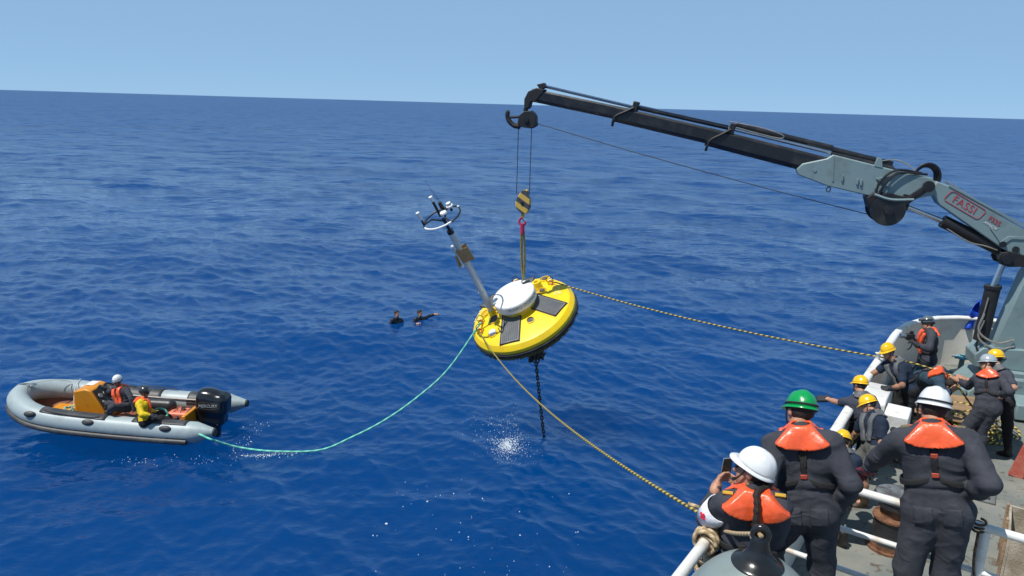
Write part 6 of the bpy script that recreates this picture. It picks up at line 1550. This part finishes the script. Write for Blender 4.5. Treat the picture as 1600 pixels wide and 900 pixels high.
# second tag line, from the far rim over the bulwark to the hauling crew
ROLL = S(14.25, -1.56, 3.72)
a = bw(0.97, 0.36, 0.10)
t2 = thing('tag_line', 'yellow and black rope from the buoy over the bulwark to the hauling crew', 'rope', tuple(ROLL))
yj = {n: V(p) for n, p in zip(ORDER, POSE['R'])}; y5 = {n: V(p) for n, p in zip(ORDER, POSE['Y5'])}
hR, h5 = (yj['wrL'] + yj['haL']) / 2 - V(0, 0, 0.02), (y5['wrL'] + y5['haL']) / 2 - V(0, 0, 0.02)
path = sag(a, ROLL, 0.13, 60)
rope_part('strand', dense(path, 0.06), 0.0165, YB, t2, 0.11, ob=ROLL)
rope_part('strand', dense(spline([ROLL, S(14.6, -1.0, 3.62), h5, hR, hR + V(0.25, -0.1, -0.35), S(14.2, 0.35, 2.75), S(14.5, 0.2, 2.54)], 12), 0.05), 0.016, YB, t2, 0.11, ob=ROLL)
# green towing line from the buoy, dipping into the sea, to the boat crew
a = bw(-0.98, 0.10, 0.10)
yjj = {n: V(p) for n, p in zip(ORDER, POSE['YJ'])}
hand = (yjj['wrL'] + yjj['haL']) / 2
t3 = thing('tow_line', 'turquoise green rope from the buoy dipping into the sea toward the boat', 'rope', tuple(hand))
gp = [V(-1.47, 16.40, 1.83), V(-2.21, 16.20, 1.15), V(-2.95, 16.00, 0.64), V(-3.67, 15.80, 0.29), V(-4.39, 15.61, 0.03), V(-5.40, 15.50, 0.02), V(-6.26, 15.62, 0.03), V(-6.72, 15.42, 0.28), V(-6.90, 15.31, 0.42)]
pts = spline([a] + gp + [hand], 14)
rope_part('strand', dense(pts, 0.08), 0.024, GRN, t3, 0.22, ob=hand)
rope_part('loop', dense(spline([hand, hand + V(-0.1, 0.05, 0.12), hand + V(0.12, 0.0, 0.16), hand + V(0.22, -0.02, 0.02), hand + V(0.05, -0.05, -0.04)], 8), 0.03), 0.022, GRN, t3, 0.2, ob=hand)

# lashing of hemp rope round the rail end, and line to the fender
lash = thing('rope_lashing', 'thick tan hemp rope knotted around the white rail end', 'rope', tuple(KNOT))
pts = []
for i in range(340):
    s_ = i / 339; an = s_ * 2 * math.pi * 17
    c = S(4.10 + 0.26 * s_, -1.26, 5.33)
    r = 0.060 + 0.018 * math.sin(an * 0.37 + 1) + 0.010 * math.sin(an * 1.31)
    pts.append(c + r * (math.cos(an) * unit(BX) + math.sin(an) * V(0, 0, 1)))
rope_part('coil', pts, 0.0135, HEMP, lash, 0.06, ob=KNOT)
pts = []
for i in range(240):
    s_ = i / 239; an = s_ * 2 * math.pi * 11
    c = S(4.23, -1.26, 5.30 - 0.40 * s_)
    r = 0.066 + 0.02 * math.sin(an * 0.6)
    pts.append(c + r * (math.cos(an) * AX + math.sin(an) * BX))
rope_part('coil', pts, 0.0135, HEMP, lash, 0.06, ob=KNOT)
rope_part('tail', dense(spline([KNOT + V(0.0, 0.02, 0.03), KNOT + V(-0.08, 0.05, 0.09), KNOT + V(-0.17, 0.08, 0.11)], 8), 0.015), 0.0135, HEMP, lash, 0.06, ob=KNOT)
rope_part('tail', dense(spline([KNOT + V(0.02, -0.02, 0.0), KNOT + V(0.1, 0.02, 0.10), KNOT + V(0.06, 0.05, 0.19), KNOT + V(-0.02, 0.0, 0.09), KNOT + V(0.05, -0.05, -0.02)], 8), 0.015), 0.0135, HEMP, lash, 0.06, ob=KNOT)
rope_part('tail', dense(spline([KNOT + V(0.02, 0, -0.05), KNOT + V(0.08, -0.04, -0.32), KNOT + V(0.05, -0.03, -0.60), KNOT + V(0.10, 0.0, -0.9)], 8), 0.015), 0.0135, HEMP, lash, 0.06, ob=KNOT)
rope_part('tail', dense(spline([KNOT + V(0.06, 0, -0.15), KNOT + V(0.20, 0.02, -0.30), KNOT + V(0.33, 0.05, -0.36)], 8), 0.015), 0.0135, HEMP, lash, 0.06, ob=KNOT)

# big grey fender standing on the upper deck
FEN = V(1.36, 3.45, UPPER)
fn = thing('ball_fender', 'large grey inflatable fender with black eye tied to the rail by rope', 'fender', tuple(FEN))
FG = mat('fender_grey_vinyl', (0.20, 0.245, 0.235), rough=0.36, scale=3, c2=(0.17, 0.21, 0.20), amount=0.4, bump=0.04, bscale=12)
FK = mat('fender_black_vinyl', (0.014, 0.015, 0.016), rough=0.22, var=0.3, scale=6)
prof = [(0.0, 0.0), (0.15, 0.02), (0.32, 0.12), (0.43, 0.32), (0.46, 0.56), (0.435, 0.80), (0.37, 0.98), (0.29, 1.11), (0.21, 1.195), (0.12, 1.255)]
pp = [tuple(p[:2]) for p in spline([V(r, z, 0) for r, z in prof], 4)]
MB().lathe(pp, 64).build('body', FG, fn, angle=80)
pp = [tuple(p[:2]) for p in spline([V(0.136, 1.243, 0), V(0.134, 1.254, 0), V(0.088, 1.285, 0), V(0.060, 1.33, 0), V(0.046, 1.39, 0), V(0.036, 1.42, 0)], 4)]
MB().lathe(pp, 48).build('collar', FK, fn, angle=80)
vdir = unit(V(-1.36, -3.45, 0)); vside = unit(np.cross(vdir, (0, 0, 1)))
# eye: a thick ring standing on the collar
MB().tube([V(0, 0, 1.42) + vside * 0.036 * math.cos(a) + V(0, 0, 0.042 * math.sin(a)) for a in np.linspace(0, 2 * math.pi, 29)[:-1]], 0.019, 12, closed=True, up=vdir).build('eye_ring', FK, fn)
fl = thing('fender_line', 'tan rope tied from the fender eye across to the lashed rail', 'rope', tuple(KNOT))
eye = FEN + V(0, 0, 1.42) + vdir * 0.012
ks = unit(KNOT - eye)
rope_part('strand', dense(spline([KNOT + V(0.02, -0.03, -0.01), KNOT + (eye - KNOT) * 0.5 + V(0, 0, -0.02), eye + ks * 0.15], 8), 0.015), 0.0125, HEMP, fl, 0.055, ob=KNOT)
kx = eye + ks * 0.11
rope_part('knot', dense(spline([eye + ks * 0.15, kx + V(0, 0, 0.022) - ks * 0.03, eye + V(0, 0, 0.012) + vdir * 0.02, eye - V(0, 0, 0.0) - ks * 0.012, eye - V(0, 0, 0.012) - vdir * 0.02, kx - V(0, 0, 0.022), kx + ks * 0.05 + vdir * 0.02, kx + V(0, 0, 0.03) + vdir * 0.012, kx + vdir * 0.026 - V(0, 0, 0.014), kx + ks * 0.02 - vdir * 0.02], 8), 0.02), 0.0125, HEMP, fl, 0.055, ob=KNOT)

# thin brown line hanging from the rail post
rp_ = thing('hanging_line', 'thin brown line tied to the rail post and hanging down outside', 'rope', tuple(S(5.46, 0.21, 5.3)))
o0 = S(5.46, 0.21, 5.3)
lp = []
for i in range(40):
    an = i / 39 * 2 * math.pi * 3; lp.append(S(5.46 + 0.040 * math.cos(an), 0.17 + 0.035 * math.sin(an), 5.36 - 0.08 * i / 39))
BRN = rope_mat('brown_line', (0.16, 0.10, 0.06), (0.09, 0.055, 0.035))
rope_part('hitch', lp, 0.0085, BRN, rp_, 0.07, ob=o0)
rope_part('strand', dense(spline([S(5.43, 0.17, 5.28), S(5.42, 0.18, 5.05), S(5.40, 0.24, 4.8), S(5.36, 0.30, 4.46)], 8), 0.03), 0.0085, BRN, rp_, 0.07, ob=o0)

# coils and hawser on the working deck
def coil(name, label, s, t, r0, r1, turns, rr, m, z=DECK, jit=0.03, pitch=0.12, cat='rope', lay=1.0):
    o = V(S(s, t, z)); T = thing(name, label, cat, tuple(o)); pts = []
    n = int(turns * 26); ph = rng.uniform(0, 6, 4)
    for i in range(n):
        q = i / n; an = q * 2 * math.pi * turns
        r = r0 + (r1 - r0) * (0.5 + 0.5 * math.sin(an * 0.13 + ph[0])) + jit * math.sin(an * 0.71 + ph[1]) + jit * 0.6 * math.sin(an * 2.3 + ph[2])
        pts.append(V(r * math.cos(an) + jit * math.sin(an * 0.31), r * math.sin(an) * 0.9 + jit * math.cos(an * 0.23), rr + q * rr * turns * 0.42 * lay + abs(jit * 0.7 * math.sin(an * 1.37 + ph[3]))))
    rope_part('strand', pts, rr, m, T, pitch)
    return T
coil('rope_coil', 'tangled coil of yellow and black rope at the feet of the hauling crew', 15.35, -0.20, 0.15, 0.46, 13, 0.022, YB, jit=0.10, lay=1.0)
coil('rope_coil', 'loose bight of yellow and black rope beside the grey hard hat wearer', 14.75, 0.22, 0.16, 0.42, 6, 0.022, YB, jit=0.10)
coil('hawser_pile', 'pile of thick beige hawser behind the winch housing', 12.88, -0.86, 0.14, 0.30, 6, 0.060, BEIGE, jit=0.07, pitch=0.22)
coil('hawser_pile', 'smaller beige hawser heap closer to the crane', 13.62, -0.72, 0.12, 0.28, 5, 0.062, BEIGE, jit=0.07, pitch=0.22)
coil('rope_coil', 'teal rope coil lying inside the plywood crate', 10.3, 1.12, 0.14, 0.34, 9, 0.024, TEAL, z=DECK + 0.30, jit=0.08, lay=1.2)
coil('rope_coil', 'light blue rope hitched on a cleat at the stern bulwark', 18.3, -0.35, 0.05, 0.12, 5, 0.018, rope_mat('light_blue_rope', (0.13, 0.40, 0.52), (0.08, 0.28, 0.40)), z=DECK + 0.30, jit=0.06)
cl = thing('mooring_cleat', 'grey green steel cleat post with blue rope inside the stern', 'cleat', mat=ship_m(18.3, -0.35, DECK))
MB().lathe([(0.2, 0), (0.2, 0.03), (0.06, 0.05), (0.05, 0.40), (0.065, 0.43), (0.0, 0.45)], 24).build('post', CGREY, cl)
MB().tube([V(-0.2, 0, 0.36), V(0.2, 0, 0.36)], 0.028, 10).build('horn', CGREY, cl)

# blue plastic sheet snagged on the stern rail, life ring on a white locker
bt = thing('blue_sheet', 'crumpled bright blue plastic sheet snagged on the stern cap rail', 'sheet', tuple(S(19.0, -0.28, 3.66)))
n = 15; vs = []; fs = []
for i in range(n):
    for k in range(n):
        a, b = i / (n - 1) - 0.5, k / (n - 1)
        w = 0.46 * (1 - 0.55 * b) * (1 + 0.25 * math.sin(5 * b))
        p = BX * (a * w + 0.12 * b + 0.05 * math.sin(6 * b)) + V(0, 0, -0.30 + 0.78 * b - 0.25 * abs(a) * b) + AX * (0.09 * math.sin(9 * a + 4 * b) + 0.05 * math.sin(13 * b + 7 * a))
        vs.append(p)
for i in range(n - 1):
    for k in range(n - 1): fs.append((i * n + k, (i + 1) * n + k, (i + 1) * n + k + 1, i * n + k + 1))
o = MB().add(vs, fs).build('sheet', mat('blue_plastic', (0.015, 0.085, 0.55), rough=0.35, var=0.2, scale=10), bt, angle=None)
sm = o.modifiers.new('solid', 'SOLIDIFY'); sm.thickness = 0.006
lk = thing('deck_locker', 'tall white steel locker standing behind the crane column', 'locker', mat=ship_m(18.25, 1.85, DECK))
MB().box((0, 0, 1.1), (0.9, 0.8, 2.2)).build('body', WHITE, lk, bevel=0.02)
MB().box((0, -0.405, 1.1), (0.78, 0.015, 1.9)).build('door', WHITE, lk, bevel=0.006)
MB().tube([V(0.28, -0.42, 1.0), V(0.28, -0.46, 1.02), V(0.28, -0.46, 1.16), V(0.28, -0.42, 1.18)], 0.012, 6).build('handle', STEEL, lk)
lr = thing('life_ring', 'orange life ring hung on the side of the white locker', 'life ring', mat=ship_m(18.05, 1.34, DECK + 1.0))
MB().tube([V(0, 0.33 * math.cos(a), 0.33 * math.sin(a)) for a in np.linspace(0, 2 * math.pi, 33)[:-1]], 0.065, 12, closed=True).build('ring', ORANGE, lr)
for k in range(4):
    a = math.radians(45 + 90 * k)
    MB().tube([V(0, 0.33 * math.cos(a + d), 0.33 * math.sin(a + d)) for d in (-0.1, 0, 0.1)], 0.068, 12).build('band', WHITE, lr)
# ------------------------------------------------------------------ things in hands, badges
T_, J_, TF_, HF_, B_ = P_
ph_c = (J_['haL'] + J_['haR']) / 2 + V(-0.005, 0.0, 0.015)
vd = unit(ph_c - V(0, 0, CAM_H)); px_ = unit(np.cross(vd, (0, 0, 1))); py_ = np.cross(px_, vd)
fwd = unit(V(-0.25, 0.95, 0.10)); rx_ = unit(np.cross(fwd, (0, 0, 1))); uy_ = np.cross(rx_, fwd)
ph = thing('phone', 'black smartphone held up in portrait by the person in white hard hat', 'phone', mat=mat4(ph_c, rx_, uy_, -fwd))
MB().box((0, 0.03, 0), (0.073, 0.152, 0.009)).build('case', mat('phone_case', (0.20, 0.21, 0.23), rough=0.3), ph, bevel=0.004)
MB().box((0, 0.03, 0.0055), (0.067, 0.144, 0.002)).build('screen', mat('phone_glass', (0.012, 0.012, 0.014), rough=0.08, var=0.05), ph)
# braid, armband and shoulder marks of the same person
nk = J_['head'] - HF_[1] * 0.085 - HF_[2] * 0.02 - B_
nb_ = J_['neck'] - B_
bp_ = spline([nk, nk - HF_[1] * 0.03 - HF_[2] * 0.05, nb_ - TF_[1] * 0.115 + TF_[2] * 0.065, nb_ - TF_[1] * 0.175 + TF_[2] * 0.015, nb_ - TF_[1] * 0.205 - TF_[2] * 0.07, nb_ - TF_[1] * 0.215 - TF_[2] * 0.15], 8)
MB().tube(bp_, [0.016 + 0.006 * abs(math.sin(i * 0.75)) for i in range(len(bp_))], 8).build('braid', HAIR, T_)
a_, b_ = J_['shL'] - B_, J_['elL'] - B_
u_ = unit(b_ - a_); c0_ = a_ + (b_ - a_) * 0.30; c1_ = a_ + (b_ - a_) * 0.88
ABW = mat('white_armband_cloth', (0.72, 0.74, 0.78), rough=0.8, bump=0.3, bscale=60)
ab = MB().tube([c0_, c0_ + (c1_ - c0_) * 0.5, c1_], [0.094, 0.090, 0.083], 24, caps=False).build('armband', ABW, T_)
sm = ab.modifiers.new('solid', 'SOLIDIFY'); sm.thickness = 0.006
mid = c0_ + (c1_ - c0_) * 0.5; outw = unit(V(0, 0, CAM_H) - (mid + B_)); outw = unit(unit(outw - u_ * (outw @ u_)) + 0.35 * unit(np.cross(u_, outw)))
outw = unit(outw - u_ * (outw @ u_)); sdw = np.cross(u_, outw)
CRS = mat('red_cross', (0.55, 0.02, 0.05), rough=0.7)
cc = mid + outw * 0.094
MB().box((0, 0, 0), (0.052, 0.016, 0.008), mat4(cc, u_, sdw, outw)).build('red_cross', CRS, ab)
MB().box((0, 0, 0.0005), (0.016, 0.052, 0.008), mat4(cc, u_, sdw, outw)).build('red_cross', CRS, ab)
GOLD = mat('gold_braid', (0.62, 0.36, 0.03), rough=0.5)
for key, (t2_, j2_, tf2, hf2, b2_) in (('P', P_),):
    for sd in 'LR':
        s_ = j2_['sh' + sd] - b2_
        MB().tube([s_ + tf2[2] * 0.088 + tf2[0] * dx - tf2[1] * 0.03 for dx in (-0.03, 0.0, 0.03)], 0.012, 6).build('shoulder_mark', GOLD, t2_)
# gold shoulder bars on the man at the rail
t2_, j2_, tf2, hf2, b2_ = W_
for sd, sg in (('L', -1), ('R', 1)):
    s_ = j2_['sh' + sd] - b2_
    MB().tube([s_ + tf2[2] * 0.093 - tf2[0] * sg * 0.05 + tf2[1] * 0.02, s_ + tf2[2] * 0.090 - tf2[0] * sg * 0.0 + tf2[1] * 0.01], 0.013, 6).build('shoulder_mark', mat('dull_gold_braid', (0.14, 0.11, 0.045), rough=0.6), t2_)
# video camera in the hands of the person at the stern
T_, J_, TF_, HF_, B_ = C_
cc = (J_['haL'] + J_['haR']) / 2 + V(-0.03, 0, 0.05)
vc = thing('video_camera', 'small black video camera with silver lens held at the stern bulwark', 'camera', mat=mat4(cc, unit(V(-0.95, 0.1, 0)), unit(V(-0.1, -0.95, 0)), V(0, 0, 1)))
MB().box((0, 0, 0), (0.15, 0.09, 0.11)).build('camera_body', CMATT, vc, bevel=0.012)
MB().tube([V(0.07, 0, 0.01), V(0.17, 0, 0.01)], [0.042, 0.048], 16).build('lens', STEEL, vc)
MB().box((-0.02, 0, 0.085), (0.06, 0.05, 0.05)).build('viewfinder', CMATT, vc, bevel=0.008)
MB().tube(spline([V(-0.05, 0.04, -0.05), V(-0.02, 0.06, -0.18), V(0.03, 0.05, -0.24)], 5), 0.012, 6).build('strap', STRAP, vc)

# ------------------------------------------------------------------ foam, and sun glints drawn as pale flecks
FOAM_GLINT = mat('foam_and_glint', (0.50, 0.57, 0.62), rough=0.9, var=0.12, scale=8)  # one pale colour for real foam and for painted sun glints
def foam(name, label, pts, sizes):
    b = MB(); z = sea_z([p[0] for p in pts], [p[1] for p in pts])
    for (x, y), s_, zz in zip(pts, sizes, z):
        n = 6; ph_ = rng.uniform(0, 6.28); st_ = rng.uniform(0.5, 1.0); an = rng.uniform(0, 3.14)
        ring = []
        for k in range(n):
            a = 2 * math.pi * k / n + ph_; r = s_ * rng.uniform(0.7, 1.2)
            u, v = r * math.cos(a), r * st_ * math.sin(a)
            ring.append((x + u * math.cos(an) - v * math.sin(an), y + u * math.sin(an) + v * math.cos(an), zz - 0.004))
        b.add(ring + [(x, y, zz + 0.012 + 0.25 * s_)], [(k, (k + 1) % n, n) for k in range(n)])
    o = b.build(name, FOAM_GLINT, None, angle=None)
    return tag(o, label, 'foam', kind='stuff')
pts = []; sz = []
for i in range(900):          # churned patch where the chain surged
    r = abs(rng.normal(0, 0.26)); a = rng.uniform(0, 6.28)
    pts.append((0.0 + 1.05 * r * math.cos(a) + rng.normal(0, 0.06), 15.9 + 1.5 * r * math.sin(a) + rng.normal(0, 0.1))); sz.append(rng.uniform(0.003, 0.013) * (1.2 if r < 0.25 else 0.8))
for i in range(170):
    pts.append((rng.normal(0.0, 0.5), rng.normal(16.9, 0.5))); sz.append(rng.uniform(0.004, 0.012))
for i in range(160):
    pts.append((rng.normal(1.55, 0.22), rng.normal(17.0, 0.25))); sz.append(rng.uniform(0.004, 0.014))
foam('foam_patch', 'churned white foam patch beside the hanging chain', pts, sz)
pts = []; sz = []
for i in range(60):          # scattered bubbles below, with sun glints painted as the same flecks
    pts.append((rng.uniform(-2.6, 1.4), 11.0 + 3.4 * rng.uniform(0, 1) ** 1.4)); sz.append(min(0.035, 0.005 + rng.exponential(0.006)))
for i in range(60):  # sun sparkle and bubbles beside the boat, painted as pale flecks
    pts.append((rng.uniform(-9.0, -6.6), rng.normal(15.0, 0.15))); sz.append(rng.uniform(0.004, 0.012))
for i in range(170):          # where the tow line enters the sea
    pts.append((rng.normal(-5.6, 0.35), rng.normal(15.5, 0.07))); sz.append(rng.uniform(0.005, 0.018))
for i in range(60):
    pts.append((rng.normal(-6.35, 0.12), rng.normal(16.2, 0.5))); sz.append(rng.uniform(0.005, 0.016))
foam('foam_glint_flecks', 'scattered white flecks standing for foam and sun glints on the water', pts, sz)
